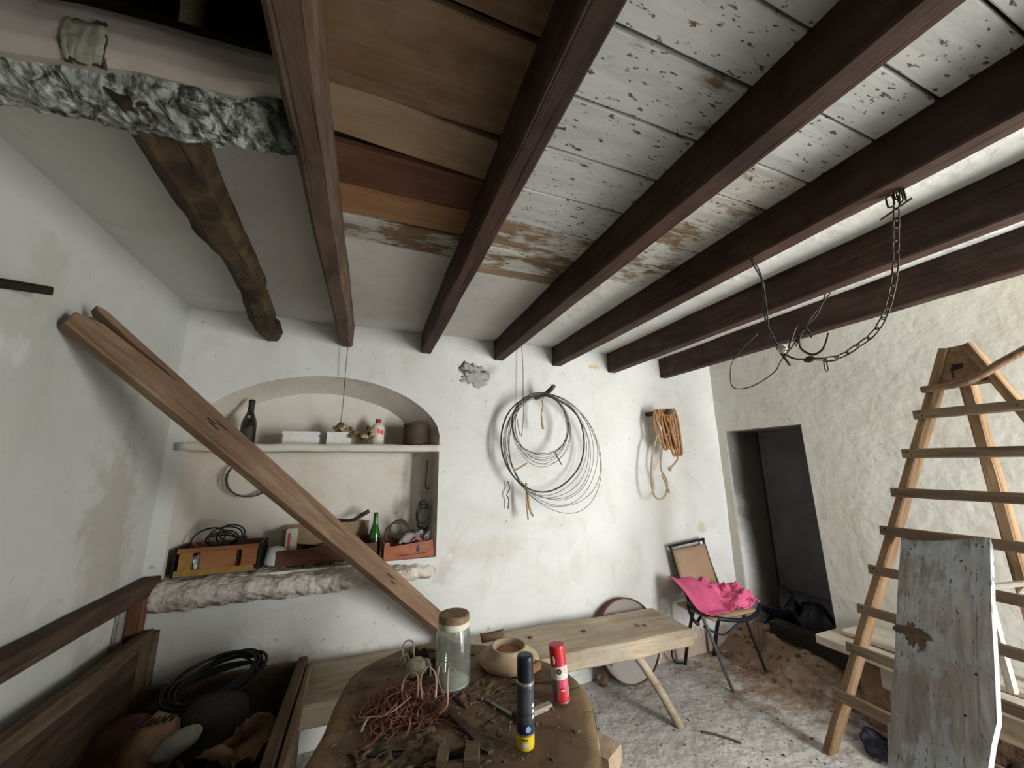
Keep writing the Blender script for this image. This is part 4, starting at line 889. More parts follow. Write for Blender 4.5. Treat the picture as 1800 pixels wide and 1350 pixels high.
# ================================================================== BENCH AND WHAT STANDS BY THE FAR WALL
be = thing('plank_bench', (0.9, 2.28, 0.0), 'long rough plank bench with splayed pole legs along the far wall', 'bench')
bmx, bL = axes((-0.22, 2.335, 0.40), (2.015, 2.265, 0.405))
obj('bench_top', timber_bm(bL, 0.40, 0.098, 30, 0.006, 0.008, 55, endj=0.02), M['bench'], be, bmx)
def leg(A, B, r, mat='trough'): obj('leg', tube_bm(smooth_path([A, ((A[0]+B[0])/2+0.012, (A[1]+B[1])/2, (A[2]+B[2])/2), B], 4), r, 9), M[mat], be, smooth=True)
leg((1.60, 2.14, 0.37), (1.79, 2.01, 0.0), 0.025, 'bench'); leg((1.66, 2.40, 0.37), (1.61, 2.53, 0.0), 0.028, 'plank')
leg((0.10, 2.22, 0.36), (-0.02, 2.06, 0.0), 0.025); leg((0.10, 2.44, 0.36), (-0.02, 2.53, 0.0), 0.025)
for i, (x, y) in enumerate(((1.35, 2.3), (1.72, 2.24), (1.76, 2.22), (1.0, 2.35))):
    o = obj('wood_crumb', blob_bm(0.016, 0.012, 0.006, 2, 0.5, 4, i), M['chips'], None, T(x, y, 0.458)); tag(o, ('dark crumb lying mid-length on the bench', 'larger dark crumb on the bench near its right end', 'dark crumb at the right-hand end of the bench', 'dark crumb on the bench beside the wooden dish')[i], 'wood chip')
sv = thing('round_sieve', (1.83, 2.5, 0.0), 'round grey sieve with thin rim leaning on the wall behind the bench', 'sieve')
ms = T(1.82, 2.50, 0.262) @ Matrix.Rotation(math.radians(90-14), 4, 'X')
obj('rim', lathe_bm([(0.252, -0.03), (0.260, -0.03), (0.260, 0.03), (0.252, 0.03), (0.252, -0.03)], 56, cap=False), M['redbrown'], sv, ms, smooth=False)
obj('skin', lathe_bm([(0.252, 0.012), (0.252, 0.018), (0.001, 0.018)], 56), M['mesh_grey'], sv, ms)

# ---- chair with pink cloth
ch = thing('metal_chair', (2.52, 2.33, 0.0), 'dark steel chair with a brown backrest standing near the doorway', 'chair')
def ct(name, pts, r, mat='blue_black', sub=5): return obj(name, tube_bm(smooth_path(pts, sub), r, 8), M[mat], ch, smooth=True)
ct('front_leg', [(2.235, 2.20, 0.455), (2.27, 2.18, 0.34), (2.352, 2.145, 0.06), (2.372, 2.135, 0.0)], 0.011, 'grey_steel')
ct('front_leg', [(2.56, 2.14, 0.44), (2.62, 2.15, 0.30), (2.735, 2.165, 0.03), (2.745, 2.166, 0.0)], 0.010)
ct('back_leg', [(2.325, 2.36, 0.44), (2.335, 2.45, 0.22), (2.347, 2.525, 0.0)], 0.012)
ct('back_leg', [(2.66, 2.40, 0.44), (2.66, 2.48, 0.22), (2.661, 2.54, 0.0)], 0.014)
ct('back_leg_brace', [(2.22, 2.47, 0.26), (2.225, 2.52, 0.10), (2.27, 2.54, 0.02), (2.335, 2.535, 0.01)], 0.007)
ct('side_frame', [(2.255, 2.35, 0.47), (2.225, 2.30, 0.45), (2.215, 2.26, 0.41), (2.24, 2.24, 0.385)], 0.012)
ct('seat_cross_rail', [(2.225, 2.25, 0.39), (2.40, 2.33, 0.42), (2.56, 2.36, 0.43)], 0.010)
ct('stretcher', [(2.26, 2.22, 0.38), (2.37, 2.18, 0.325), (2.47, 2.16, 0.36), (2.56, 2.145, 0.42)], 0.007)
ct('seat_rim', [(2.25, 2.32, 0.48), (2.30, 2.16, 0.45), (2.48, 2.10, 0.428), (2.66, 2.13, 0.43), (2.80, 2.20, 0.46)], [0.014]*16+[0.018]*4+[0.012])
ct('back_upright', [(2.40, 2.48, 0.44), (2.365, 2.525, 0.65), (2.335, 2.55, 0.835)], 0.010)
ct('back_upright', [(2.76, 2.48, 0.44), (2.725, 2.525, 0.65), (2.69, 2.55, 0.855)], 0.010)
ct('top_rail', [(2.318, 2.55, 0.832), (2.5, 2.55, 0.848), (2.70, 2.55, 0.862)], 0.011)
mb, lb = axes((2.375, 2.505, 0.45), (2.345, 2.535, 0.80), (0, -1, 0))
def backf(u, v):
    x = 2.385 + 0.345*u - 0.045*v; z = 0.46 + 0.345*v + 0.02*u
    return (x, 2.475 + 0.055*v + 0.02*(u-0.5)**2*4, z)
thicken(obj('backrest', grid_bm(backf, 14, 12), M['tan_panel'], ch, smooth=True), 0.016)
obj('seat', dense_box_bm(2.27, 2.72, 2.14, 2.47, 0.435, 0.452, 0.06, 0.006, 6, 9), M['tan_panel'], ch, smooth=True)
def clothf(u, v):
    x = 2.215 + 0.50*u + 0.07*u*(1-v); y = 2.475 - 0.33*v + 0.02*math.sin(u*5)
    q = nv((u*2.4, v*2.0, 0), 1.0, 17); q2 = nv((u*5.5, v*4.5, 0), 1, 18); q3 = nv((u*11, v*9, 0), 1, 19)
    left = sstep(0.62, 0.40, u)
    z = 0.480 + 0.125*left*sstep(0.95, 0.05, v) + 0.03*left*sstep(0.2, 0.0, u)
    z += (1-left)*(0.06*abs(q.z) + 0.085*abs(q2.z) + 0.035*abs(q3.z) + 0.035*sstep(0.8, 0.1, v)) + 0.006*q2.x
    z -= 0.028*sstep(0.35, 0.9, v)*sstep(0.95, 0.5, u)
    return (x + 0.03*q2.x*(1-left) + 0.02*q3.x*(1-left), y + 0.03*q2.y*(1-left) + 0.012*q.y, max(z, 0.462))
o = obj('pink_cloth', grid_bm(clothf, 110, 80), M['pink_cloth'], smooth=True); thicken(o, 0.005, 1); tag(o, 'bright pink crumpled cloth lying on the seat of the steel chair', 'cloth')

# ================================================================== TABLE
ZT = 0.75
tb = thing('slab_table', (0.3, 1.33, 0.0), 'round thick tree slab table in front, cluttered with tools', 'table')
out = [(-0.11, 1.2), (-0.07, 1.38), (-0.045, 1.53), (0.0, 1.68), (0.1, 1.77), (0.25, 1.82), (0.45, 1.76), (0.62, 1.6), (0.735, 1.42), (0.74, 1.27), (0.70, 1.15), (0.645, 1.05), (0.605, 0.98), (0.5, 0.90), (0.3, 0.85), (0.1, 0.88), (-0.05, 1.02)]
OP = smooth_path([(x, y, 0) for x, y in out], 6, True); nO = len(OP); cxy = Vector((0.31, 1.33, 0))
bm = bmesh.new(); rows = []
for k in range(25):
    t = k/24; row = []
    for p in OP:
        q = cxy + (p-cxy)*max(t, 0.001)
        z = ZT + 0.005*nz(q, 6, 91) + 0.003*nz(q, 19, 92) - (0.012 if k == 24 else 0)
        row.append(bm.verts.new((q.x, q.y, z)))
    rows.append(row)
for a, b in zip(rows, rows[1:]):
    for j in range(nO): bm.faces.new((a[j], b[j], b[(j+1)%nO], a[(j+1)%nO]))
bm.faces.ensure_lookup_table()
me = mesh_of('slab_top', bm, True); me.materials.append(M['table_top']); me.materials.append(M['sapwood'])
for p_ in me.polygons:
    q = p_.center; a_ = math.atan2(q.y-1.33, q.x-0.31)
    rim = max((Vector((q.x, q.y, 0))-cxy).length/((min(OP, key=lambda e: abs(math.atan2(e.y-1.33, e.x-0.31)-a_))-cxy).length), 0)
    if rim > 0.86 + 0.10*nz((math.cos(a_)*2, math.sin(a_)*2, 0), 1.5, 6): p_.material_index = 1
obj('slab_top', me, None, tb)
bm = bmesh.new(); rows = []
for k in range(7):
    t = k/6; row = []
    for p in OP:
        dirv = (p-cxy).normalized(); q = p + dirv*(0.012*math.sin(math.pi*t) - 0.03*t) + nv((p.x*2, p.y*2, t*0.4), 7, 93)*0.016*min(1, k)
        row.append(bm.verts.new((q.x, q.y, ZT-0.012-0.14*t)))
    rows.append(row)
for a, b in zip(rows, rows[1:]):
    for j in range(nO): bm.faces.new((a[j], a[(j+1)%nO], b[(j+1)%nO], b[j]))
bm.faces.new(rows[-1])
obj('slab_edge', bm, M['table_side'], tb, smooth=True)
for x, y in ((0.12, 1.15), (0.50, 1.12), (0.15, 1.58), (0.48, 1.52)):
    obj('leg', tube_bm([(x, y, 0.62), (x+(x-0.31)*0.2, y+(y-1.33)*0.2, 0.0)], [0.055, 0.045], 12), M['table_side'], tb, smooth=True)
for i, (a, b) in enumerate((((0.37, 1.42), (0.70, 1.33)), ((0.02, 1.2), (0.25, 1.10)), ((0.36, 1.22), (0.52, 1.30)))):
    obj('slab_crack', timber_bm((Vector(a)-Vector(b)).length, 0.007, 0.004, 6, 0.004, 0.001, i), M['dark_wood'], tb, axes((*a, ZT+0.001), (*b, ZT+0.001))[0])

# glass jar with a cork lid
jr = thing('glass_jar', (0.322, 1.446, ZT), 'tall dusty glass jar with a cork lid on the slab table', 'jar')
mj = T(0.322, 1.446, ZT+0.002)
obj('jar_glass', lathe_bm([(0.001, 0.0), (0.050, 0.0), (0.058, 0.006), (0.060, 0.018), (0.060, 0.165), (0.056, 0.180), (0.052, 0.186), (0.052, 0.200), (0.049, 0.200), (0.049, 0.186), (0.053, 0.176), (0.0565, 0.163), (0.0565, 0.02), (0.050, 0.012), (0.001, 0.012)], 48, cap=False), M['glass'], jr, mj, smooth=True)
obj('lid_band', lathe_bm([(0.052, 0.186), (0.054, 0.188), (0.054, 0.205), (0.052, 0.207)], 40), M['cream'], jr, mj)
obj('cork_lid', lathe_bm([(0.051, 0.205), (0.0545, 0.207), (0.0545, 0.225), (0.051, 0.229)], 40, 0.02), M['cork'], jr, mj)
obj('jar_dregs', lathe_bm([(0.054, 0.013), (0.0555, 0.016), (0.054, 0.022), (0.02, 0.03)], 32), M['paper'], jr, mj, smooth=True)
# turned wooden dish
ds = thing('wooden_dish', (0.544, 1.50, ZT), 'thick turned wooden dish upside down with a hollow, behind the cans', 'dish')
md = T(0.555, 1.52, ZT+0.002)
obj('dish_body', lathe_bm([(0.090, 0.0), (0.110, 0.006), (0.117, 0.015), (0.114, 0.023), (0.100, 0.034), (0.078, 0.047), (0.070, 0.058), (0.067, 0.061), (0.060, 0.061), (0.057, 0.056), (0.054, 0.044), (0.001, 0.040)], 48, 0.02, 4), M['dish'], ds, md, smooth=True)
obj('hollow_floor', lathe_bm([(0.053, 0.043), (0.03, 0.0455), (0.001, 0.046)], 30), M['board_orange'], ds, md, smooth=True)
# cans
def can(name, x, y, r, parts, label, lean=(0, 0)):
    t = thing(name, (x, y, ZT), label, 'spray can')
    m = T(x, y, ZT+0.004) @ Matrix.Rotation(lean[0], 4, 'Y') @ Matrix.Rotation(lean[1], 4, 'X')
    bodies = {}
    for nm, prof, mat in parts: bodies[nm] = obj(nm, lathe_bm([(a*r, z) for a, z in prof], 36), M[mat], t, m, smooth=False)
    return bodies['can_body'], m
def wrap(t, m, nm, r, a0, a1, z0, z1, mat, n=12):
    return obj(nm, grid_bm(lambda u, v: (r*math.cos(a0+(a1-a0)*u), r*math.sin(a0+(a1-a0)*u), z0+(z1-z0)*v), n, 1), M[mat], t, m, smooth=True)
rb = 0.0245
t1, m1 = can('spray_can', 0.446, 1.095, rb, (
    ('yellow_base', [(0.80, 0.0), (0.97, 0.004), (1.0, 0.010), (1.0, 0.036)], 'yellow'),
    ('can_body', [(1.0, 0.036), (1.0, 0.142), (0.97, 0.150), (0.92, 0.156)], 'can_grey'),
    ('silver_collar', [(0.93, 0.150), (1.02, 0.153), (1.02, 0.158), (0.93, 0.160)], 'silver'),
    ('cap', [(0.92, 0.157), (0.94, 0.160), (0.93, 0.212), (0.88, 0.220), (0.6, 0.222)], 'black_cap')),
    'slim spray can with black cap, dark grey body and yellow base', (0.01, 0.01))
fa = math.atan2(-1.095, -0.446)     # side that faces the viewer
wrap(t1, m1, 'silver_line', rb*1.012, fa-1.3, fa+1.5, 0.036, 0.040, 'silver')
wrap(t1, m1, 'navy_panel', rb*1.010, fa-0.9, fa+0.9, 0.041, 0.064, 'navy')
o = obj('blue_emblem', lathe_bm([(0.0075, 0), (0.0075, 0.0006), (0.006, 0.001)], 20), M['sky_print'], t1, m1 @ Matrix.Rotation(fa+0.30, 4, 'Z') @ T(rb*1.012, 0, 0.053) @ Matrix.Rotation(math.pi/2, 4, 'Y'))
for i in range(3):
    obj('white_mark', lathe_bm([(0.0052, 0), (0.0052, 0.0005), (0.004, 0.0007)], 6), M['paper'], t1, m1 @ Matrix.Rotation(fa+0.95, 4, 'Z') @ T(rb*1.006, 0, 0.078+0.0135*i) @ Matrix.Rotation(math.pi/2, 4, 'Y'))
wrap(t1, m1, 'dark_band', rb*1.006, fa-1.4, fa+1.4, 0.084, 0.0865, 'black'); wrap(t1, m1, 'dark_band', rb*1.006, fa-0.2, fa+1.0, 0.140, 0.142, 'black')
wrap(t1, m1, 'pale_label', rb*1.008, fa-0.5, fa+0.4, 0.012, 0.022, 'white_plastic'); wrap(t1, m1, 'dark_print', rb*1.008, fa-0.4, fa+0.25, 0.027, 0.031, 'rail')
rd = 0.0265
t2, m2 = can('spray_can', 0.632, 1.235, rd, (
    ('silver_base', [(0.85, 0.0), (0.99, 0.002), (0.99, 0.006)], 'silver'),
    ('can_body', [(1.0, 0.006), (1.0, 0.106), (0.96, 0.110)], 'red'),
    ('cap', [(0.96, 0.108), (0.98, 0.110), (0.98, 0.154), (0.93, 0.161), (0.6, 0.162)], 'red')),
    'small red spray can with a white label near the table edge', (-0.06, -0.05))
fb_ = math.atan2(-1.235, -0.632)
wrap(t2, m2, 'white_label', rd*1.008, fb_-1.8, fb_+1.5, 0.068, 0.104, 'paper', 20)
wrap(t2, m2, 'side_label', rd*1.006, fb_-1.9, fb_-0.45, 0.030, 0.068, 'grey_plastic'); wrap(t2, m2, 'pale_strip', rd*1.007, fb_-0.42, fb_-0.15, 0.012, 0.068, 'tan_panel')
wrap(t2, m2, 'pink_panel', rd*1.009, fb_-0.1, fb_+1.3, 0.048, 0.066, 'pinkred'); wrap(t2, m2, 'thin_line', rd*1.010, fb_+0.05, fb_+0.7, 0.038, 0.040, 'paper'); wrap(t2, m2, 'pale_corner', rd*1.009, fb_+0.85, fb_+1.3, 0.018, 0.046, 'tan_panel')
obj('round_emblem', lathe_bm([(0.0075, 0), (0.0075, 0.0006), (0.006, 0.001)], 18), M['hose'], t2, m2 @ Matrix.Rotation(fb_+0.08, 4, 'Z') @ T(rd*1.010, 0, 0.092) @ Matrix.Rotation(math.pi/2, 4, 'Y'))
obj('emblem_core', lathe_bm([(0.004, 0), (0.004, 0.0006), (0.002, 0.001)], 14), M['gold'], t2, m2 @ Matrix.Rotation(fb_+0.08, 4, 'Z') @ T(rd*1.03, 0, 0.092) @ Matrix.Rotation(math.pi/2, 4, 'Y'))
for i in range(3): wrap(t2, m2, 'red_print', rd*1.011, fb_+0.5, fb_+1.1, 0.086+0.005*i, 0.088+0.005*i, 'pinkred', 6)
obj('foam_drip', blob_bm(0.006, 0.006, 0.013, 2, 0.3), M['tan_panel'], t2, m2 @ Matrix.Rotation(fb_-0.55, 4, 'Z') @ T(rd*0.99, 0, 0.122), smooth=True)

# loose things on the slab
o = obj('wood_offcut', timber_bm(0.085, 0.022, 0.014, 5, 0.0015, 0.002, 3), M['pale_plank'], None, axes((0.50, 1.205, ZT+0.009), (0.588, 1.222, ZT+0.009))[0]); tag(o, 'small pale wood offcut lying behind the black capped can', 'wood')
o = obj('wood_offcut', timber_bm(0.09, 0.035, 0.028, 5, 0.003, 0.005, 6), M['board_orange'], None, axes((0.56, 1.40, ZT+0.016), (0.64, 1.44, ZT+0.016))[0]); tag(o, 'stubby ochre wood offcut between the dish and the red can', 'wood')
kn = thing('old_knife', (0.45, 1.25, ZT), 'old knife with a grey blade lying left of the black capped can', 'knife')
obj('blade', timber_bm(0.12, 0.016, 0.003, 6, 0.0008, 0.0008, 2, taper=lambda t: (1-0.5*t, 1)), M['grey_steel'], kn, axes((0.46, 1.22, ZT+0.007), (0.40, 1.335, ZT+0.007))[0]); obj('handle', tube_bm([(0.46, 1.22, ZT+0.01), (0.475, 1.175, ZT+0.011)], [0.009, 0.008], 8), M['rail'], kn, smooth=True)
sp = thing('iron_strap', (0.33, 1.2, ZT), 'dark iron strap with a round hole lying across the slab', 'iron')
bm = bmesh.new(); bmesh.ops.create_circle(bm, segments=8, radius=0.001); bm.free()
poly = [(0, -0.010), (0.14, -0.013), (0.185, -0.020), (0.205, -0.012), (0.208, 0.006), (0.19, 0.018), (0.14, 0.011), (0, 0.009)]
ms_ = axes((0.285, 1.30, ZT+0.008), (0.352, 1.115, ZT+0.008))[0]
obj('strap', prism_bm(poly, -0.004, 0.004), M['rust'], sp, ms_); obj('hole', lathe_bm([(0.010, 0), (0.010, 0.0012), (0.008, 0.0014)], 16), M['black'], sp, ms_ @ T(0.185, 0, 0.0038))
pu = thing('wood_block', (0.26, 1.12, ZT), 'split wooden block with a square hole at the front of the slab', 'block')
mp_ = T(0.262, 1.095, ZT+0.004) @ Matrix.Rotation(-0.35, 4, 'Z') @ Matrix.Scale(0.8, 4)
bm = bmesh.new(); bbox(bm, -0.065, -0.030, -0.03, 0.03, 0, 0.045); bbox(bm, 0.022, 0.065, -0.03, 0.03, 0, 0.050); bbox(bm, -0.03, 0.022, -0.03, -0.012, 0, 0.03); bbox(bm, -0.03, 0.022, 0.012, 0.03, 0, 0.045); bbox(bm, -0.03, 0.022, -0.012, 0.012, 0, 0.006)
for v in bm.verts: v.co += nv(v.co, 30, 3)*0.005
obj('block_body', bm, M['trough'], pu, mp_)
o = obj('bark_strip', grid_bm(lambda u, v: (0.50+0.10*u, 1.70-0.02*u+0.03*math.sin(v*3.1), ZT+0.012+0.02*math.sin(v*3.14)+0.012*u*u), 10, 8), M['plank'], smooth=True); thicken(o, 0.006); tag(o, 'curved strip of bark behind the dish on the slab', 'bark')
crumple('dark_rag', (0.255, 1.63, ZT+0.006), 0.11, 0.13, 0.0, 0.3, 'felt', 'dark rolled rag lying just behind the jar', 'rag', 51, amp=0.03, fr=3)
ct_ = thing('cotton_ball', (0.205, 1.565, ZT), 'dirty white lump of cotton string behind the raffia', 'cotton')
obj('lump', blob_bm(0.036, 0.032, 0.030, 3, 0.35, 6, 5), M['cotton'], ct_, T(0.215, 1.56, ZT+0.03), smooth=True)
for i, pts in enumerate(([(0.19, 1.575, ZT+0.03), (0.165, 1.60, ZT+0.06), (0.175, 1.63, ZT+0.09), (0.205, 1.63, ZT+0.085), (0.205, 1.60, ZT+0.045)], [(0.185, 1.59, ZT+0.02), (0.16, 1.60, ZT+0.05), (0.18, 1.60, ZT+0.06), (0.19, 1.57, ZT+0.035)], [(0.235, 1.56, ZT+0.055), (0.255, 1.54, ZT+0.05), (0.255, 1.51, ZT+0.012)])):
    obj('string_loop', tube_bm(smooth_path(pts, 5), 0.0032, 5), M['cotton'], ct_, smooth=True)
# raffia: uncountable thin strips
rr2 = random.Random(11)
def ribbon(bm, pts, w_):
    P_ = smooth_path(pts, 5); a = None
    for i, p in enumerate(P_):
        tn_ = (P_[min(i+1, len(P_)-1)]-P_[max(i-1, 0)]); s_ = tn_.cross(Vector((0.2, 0.1, 1))); s_ = s_.normalized()*w_ if s_.length > 1e-6 else Vector((w_, 0, 0))
        cur = (bm.verts.new(p-s_), bm.verts.new(p+s_+Vector((0, 0, 0.0015))))
        if a: bm.faces.new((a[0], a[1], cur[1], cur[0]))
        a = cur
bm = bmesh.new()
for i in range(170):
    c = Vector((0.15+rr2.gauss(0, 0.055), 1.385+rr2.gauss(0, 0.055), ZT+0.008)); a = rr2.gauss(0.65, 0.8); L_ = rr2.uniform(0.05, 0.13)
    dv = Vector((math.cos(a), math.sin(a), 0))*L_; h = rr2.uniform(0.005, 0.055)*max(0.15, 1-((c.x-0.16)**2+(c.y-1.39)**2)/0.012)
    ribbon(bm, [c-dv*0.5, c-dv*0.2+Vector((rr2.gauss(0, .012), rr2.gauss(0, .012), h)), c+dv*0.2+Vector((rr2.gauss(0, .012), rr2.gauss(0, .012), h*0.9)), c+dv*0.5+Vector((0, 0, rr2.uniform(0, .01)))], 0.0022)
o = obj('raffia_pile', bm, M['raffia'], smooth=False); tag(o, 'heap of thin reddish raffia strips on the slab table', 'raffia', kind='stuff'); thicken(o, 0.0012)
for i, (pts, lab) in enumerate(((
    [(0.285, 1.40, ZT+0.004), (0.262, 1.40, ZT+0.06), (0.275, 1.42, ZT+0.10), (0.30, 1.40, ZT+0.09), (0.32, 1.385, ZT+0.075)], 'pale raffia strip arching beside the foot of the jar'),
    ([(0.30, 1.41, ZT+0.095), (0.285, 1.36, ZT+0.06), (0.275, 1.31, ZT+0.025), (0.25, 1.30, ZT+0.012)], 'pale bent raffia strip hanging right of the raffia heap'),
    ([(0.16, 1.37, ZT+0.01), (0.145, 1.38, ZT+0.06), (0.165, 1.41, ZT+0.085), (0.195, 1.40, ZT+0.08), (0.19, 1.37, ZT+0.03), (0.15, 1.33, ZT+0.01)], 'pink raffia strip looping above the middle of the heap'),
    ([(0.21, 1.37, ZT+0.02), (0.205, 1.40, ZT+0.07), (0.23, 1.42, ZT+0.09), (0.255, 1.40, ZT+0.07), (0.25, 1.37, ZT+0.02)], 'orange raffia strip looping between heap and jar'),
    ([(0.02, 1.36, ZT+0.02), (0.06, 1.35, ZT+0.02), (0.09, 1.335, ZT+0.025), (0.13, 1.36, ZT+0.035)], 'pale raffia strip at the left tip of the heap'),
    ([(0.03, 1.31, ZT+0.01), (0.05, 1.34, ZT+0.025), (0.10, 1.325, ZT+0.03), (0.17, 1.35, ZT+0.05)], 'pinkish raffia strip along the front of the heap'))):
    bm = bmesh.new(); ribbon(bm, pts, 0.0034); o = obj('raffia_strip', bm, M['raffia_pale'], smooth=True); thicken(o, 0.0016); tag(o, lab, 'raffia strip')
# sawdust, chips and bark crumbs
bm = bmesh.new()
for i in range(420):
    x, y = rr2.gauss(0.27, 0.19), rr2.gauss(1.24, 0.17)
    if ((x-0.31)/0.37)**2+((y-1.33)/0.42)**2 > 1: continue
    s = rr2.uniform(0.003, 0.013); m_ = T(x, y, ZT+0.006) @ Matrix.Rotation(rr2.uniform(0, 6), 4, 'Z') @ Matrix.Rotation(rr2.uniform(-.5, .5), 4, 'X')
    vs_ = [bm.verts.new(m_ @ Vector(p)) for p in ((-s, -s*0.4, 0), (s, -s*0.3, 0), (s*0.8, s*0.4, 0), (-s*0.7, s*0.3, 0), (0, 0, s*0.5))]
    for f in ((0, 1, 4), (1, 2, 4), (2, 3, 4), (3, 0, 4), (3, 2, 1, 0)): bm.faces.new([vs_[k] for k in f])
o = obj('wood_chips', bm, M['chips']); tag(o, 'scattered wood chips and bark crumbs over the slab table', 'wood chips', kind='stuff')
crumple('bark_heap', (0.13, 1.20, ZT+0.004), 0.22, 0.14, 0.0, 0.2, 'chips', 'dark crumbly bark at the front left of the slab', 'bark', 61, amp=0.009, fr=6)
crumple('bark_heap', (0.42, 1.40, ZT+0.003), 0.22, 0.10, 0.0, 0.35, 'table_top', 'flaking bark shreds between the jar and the cans', 'bark', 62, amp=0.006, fr=6)
o = obj('broken_knife', prism_bm([(0, 0), (0.10, -0.012), (0.16, -0.008), (0.16, 0.012), (0.08, 0.010)], -0.002, 0.002), M['black'], None, axes((-0.005, 1.235, ZT+0.008), (0.12, 1.19, ZT+0.010))[0]); tag(o, 'dark pointed broken knife near the left edge of the slab', 'knife')

# ================================================================== RIGHT SIDE
# ladder: two converging stiles, a third leg, flat rungs
AP = Vector((2.63, 0.835, 2.0)); FL = Vector((2.372, 1.575, 0.0)); FR = Vector((2.372, 0.10, 0.0))
ld = thing('tripod_ladder', (2.5, 0.84, 0.0), 'wooden three legged ladder with flat rungs standing at the right wall', 'ladder')
nrm = (AP-FL).cross(Vector((0, 1, 0))).normalized()
if nrm.x > 0: nrm = -nrm
TL = AP + Vector((0, 0.045, 0)); TR = AP + Vector((0, -0.045, 0))
timb('stile', FL, TL + (TL-FL).normalized()*0.03, 0.036, 0.075, M['ladder'], ld, upv=nrm, n=16, jit=0.003, seed=301)
timb('stile', FR, TR + (TR-FR).normalized()*0.03, 0.036, 0.075, M['ladder'], ld, upv=nrm, n=16, jit=0.003, seed=302)
timb('rear_leg', (3.03, 0.955, 0.0), (2.665, 0.845, 1.97), 0.060, 0.045, M['ladder'], ld, upv=(0, -1, 0), n=14, jit=0.003, seed=303)
def onst(F, Tt, z): return F + (Tt-F)*(z/Tt.z)
# head blocks between the stiles
mh = Matrix((Vector((0, -1, 0)), (AP-FL).cross(Vector((0,1,0))).cross(Vector((0,1,0))).normalized(), nrm)).transposed().to_4x4()
def slab_between(name, z0, z1, mat, off, th, seed, inset=0.0):
    a0, a1 = onst(FL, TL, z0), onst(FL, TL, z1); b0, b1 = onst(FR, TR, z0), onst(FR, TR, z1)
    bm = bmesh.new(); V = []
    for k in (off, off+th):
        V.append([bm.verts.new(p + nrm*k) for p in (a0+Vector((0, -inset, 0)), b0+Vector((0, inset, 0)), b1+Vector((0, inset, 0)), a1+Vector((0, -inset, 0)))])
    for j in range(4): bm.faces.new((V[0][j], V[0][(j+1)%4], V[1][(j+1)%4], V[1][j]))
    bm.faces.new(V[0][::-1]); bm.faces.new(V[1])
    o_ = AP; 
    return obj(name, bm, M[mat], ld)
slab_between('head_block', 1.845, 2.03, 'ladder', -0.035, 0.060, 1)
c0 = (onst(FL, TL, 1.90)+onst(FR, TR, 1.90))/2
mhb, _ = axes(c0+nrm*0.027+Vector((0, 0.022, 0.03)), c0+nrm*0.027+Vector((0, -0.022, 0.03)), nrm); obj('mortise', box_bm(0.0, 0.034, -0.012, 0.012, -0.004, 0.001), M['dark_wood'], ld, mhb)
mhb, _ = axes(c0+nrm*0.027+Vector((0, 0.085, -0.035)), c0+nrm*0.027+Vector((0, -0.085, -0.035)), nrm); obj('mortise', box_bm(0.0, 0.05, -0.012, 0.010, -0.004, 0.001), M['rust'], ld, mhb); obj('mortise', box_bm(0.105, 0.14, -0.006, 0.018, -0.004, 0.001), M['rust'], ld, mhb)
mhb, _ = axes(c0+nrm*0.027+Vector((0, 0.025, 0.025)), c0+nrm*0.027+Vector((0, 0.025, -0.04)), nrm); obj('slot', box_bm(0.0, 0.065, -0.003, 0.003, -0.004, 0.0012), M['dark_wood'], ld, mhb)
rung_z = [1.715, 1.525, 1.335, 1.145, 0.945, 0.745, 0.545, 0.300]
for i, z in enumerate(rung_z):
    a = onst(FL, TL, z)+nrm*0.040+Vector((0, 0.035, 0)); b = onst(FR, TR, z)+nrm*0.040-Vector((0, 0.035, 0))
    rg = timb('rung', a, b, 0.045 if i < 7 else 0.055, 0.022, M['rung'], ld, upv=nrm, n=8, jit=0.0025, seed=320+i)
    for q in (a+Vector((0, -0.022, 0.008)), a+Vector((0, -0.034, -0.008)), b+Vector((0, 0.03, 0))):
        obj('nail', lathe_bm([(0.0035, -0.002), (0.0035, 0.0), (0.002, 0.001)], 8), M['dark_wood'], rg, axes(q+nrm*0.0118, q+nrm*0.0118+Vector((0, -1, 0)), nrm)[0])
# natural curved branch used as top rung
a = onst(FL, TL, 1.835)+nrm*0.045+Vector((0, 0.03, 0))
br = smooth_path([a, a+Vector((0.0, -0.13, 0.005)), a+Vector((0.0, -0.20, 0.03)), a+Vector((-0.01, -0.28, 0.075)), a+Vector((-0.02, -0.40, 0.13)), a+Vector((-0.03, -0.55, 0.17))], 5)
obj('branch_rung', tube_bm(br, [0.017]*len(br), 9), M['plank'], ld, smooth=True)
# weathered grey board leaning on the ladder
TLc, TRc, dn = Vector((2.500, 1.139, 1.158)), Vector((2.473, 0.842, 1.182)), Vector((-0.511, -0.023, -0.859)).normalized()
u_ = (TRc-TLc).normalized(); nb = u_.cross(dn).normalized()
if nb.x > 0: nb = -nb
dn = nb.cross(u_).normalized()
if dn.z > 0: dn = -dn
Lb = -TLc.z/dn.z*0.992
gb = thing('weathered_board', tuple(TLc+dn*Lb), 'wide weathered grey board leaning against the ladder', 'board')
mgb = Matrix((dn, u_, dn.cross(u_))).transposed().to_4x4(); mgb.translation = TLc
W_ = 0.302
pol = [(0.004, 0.0), (0.0, 0.01), (0.0, 0.128), (0.028, 0.129), (0.029, 0.150), (0.004, 0.151), (0.006, W_-0.02), (0.012, W_), (0.3, W_-0.002), (0.55, W_+0.002), (0.68, W_+0.003), (0.76, W_-0.012), (0.9, W_-0.03), (1.0, W_-0.01), (Lb, W_), (Lb, 0.0), (0.95, 0.003), (0.85, -0.006), (0.8, 0.006), (0.74, -0.002), (0.6, 0.004), (0.3, 0.0)]
sgn = 1 if (dn.cross(u_)).x < 0 else -1
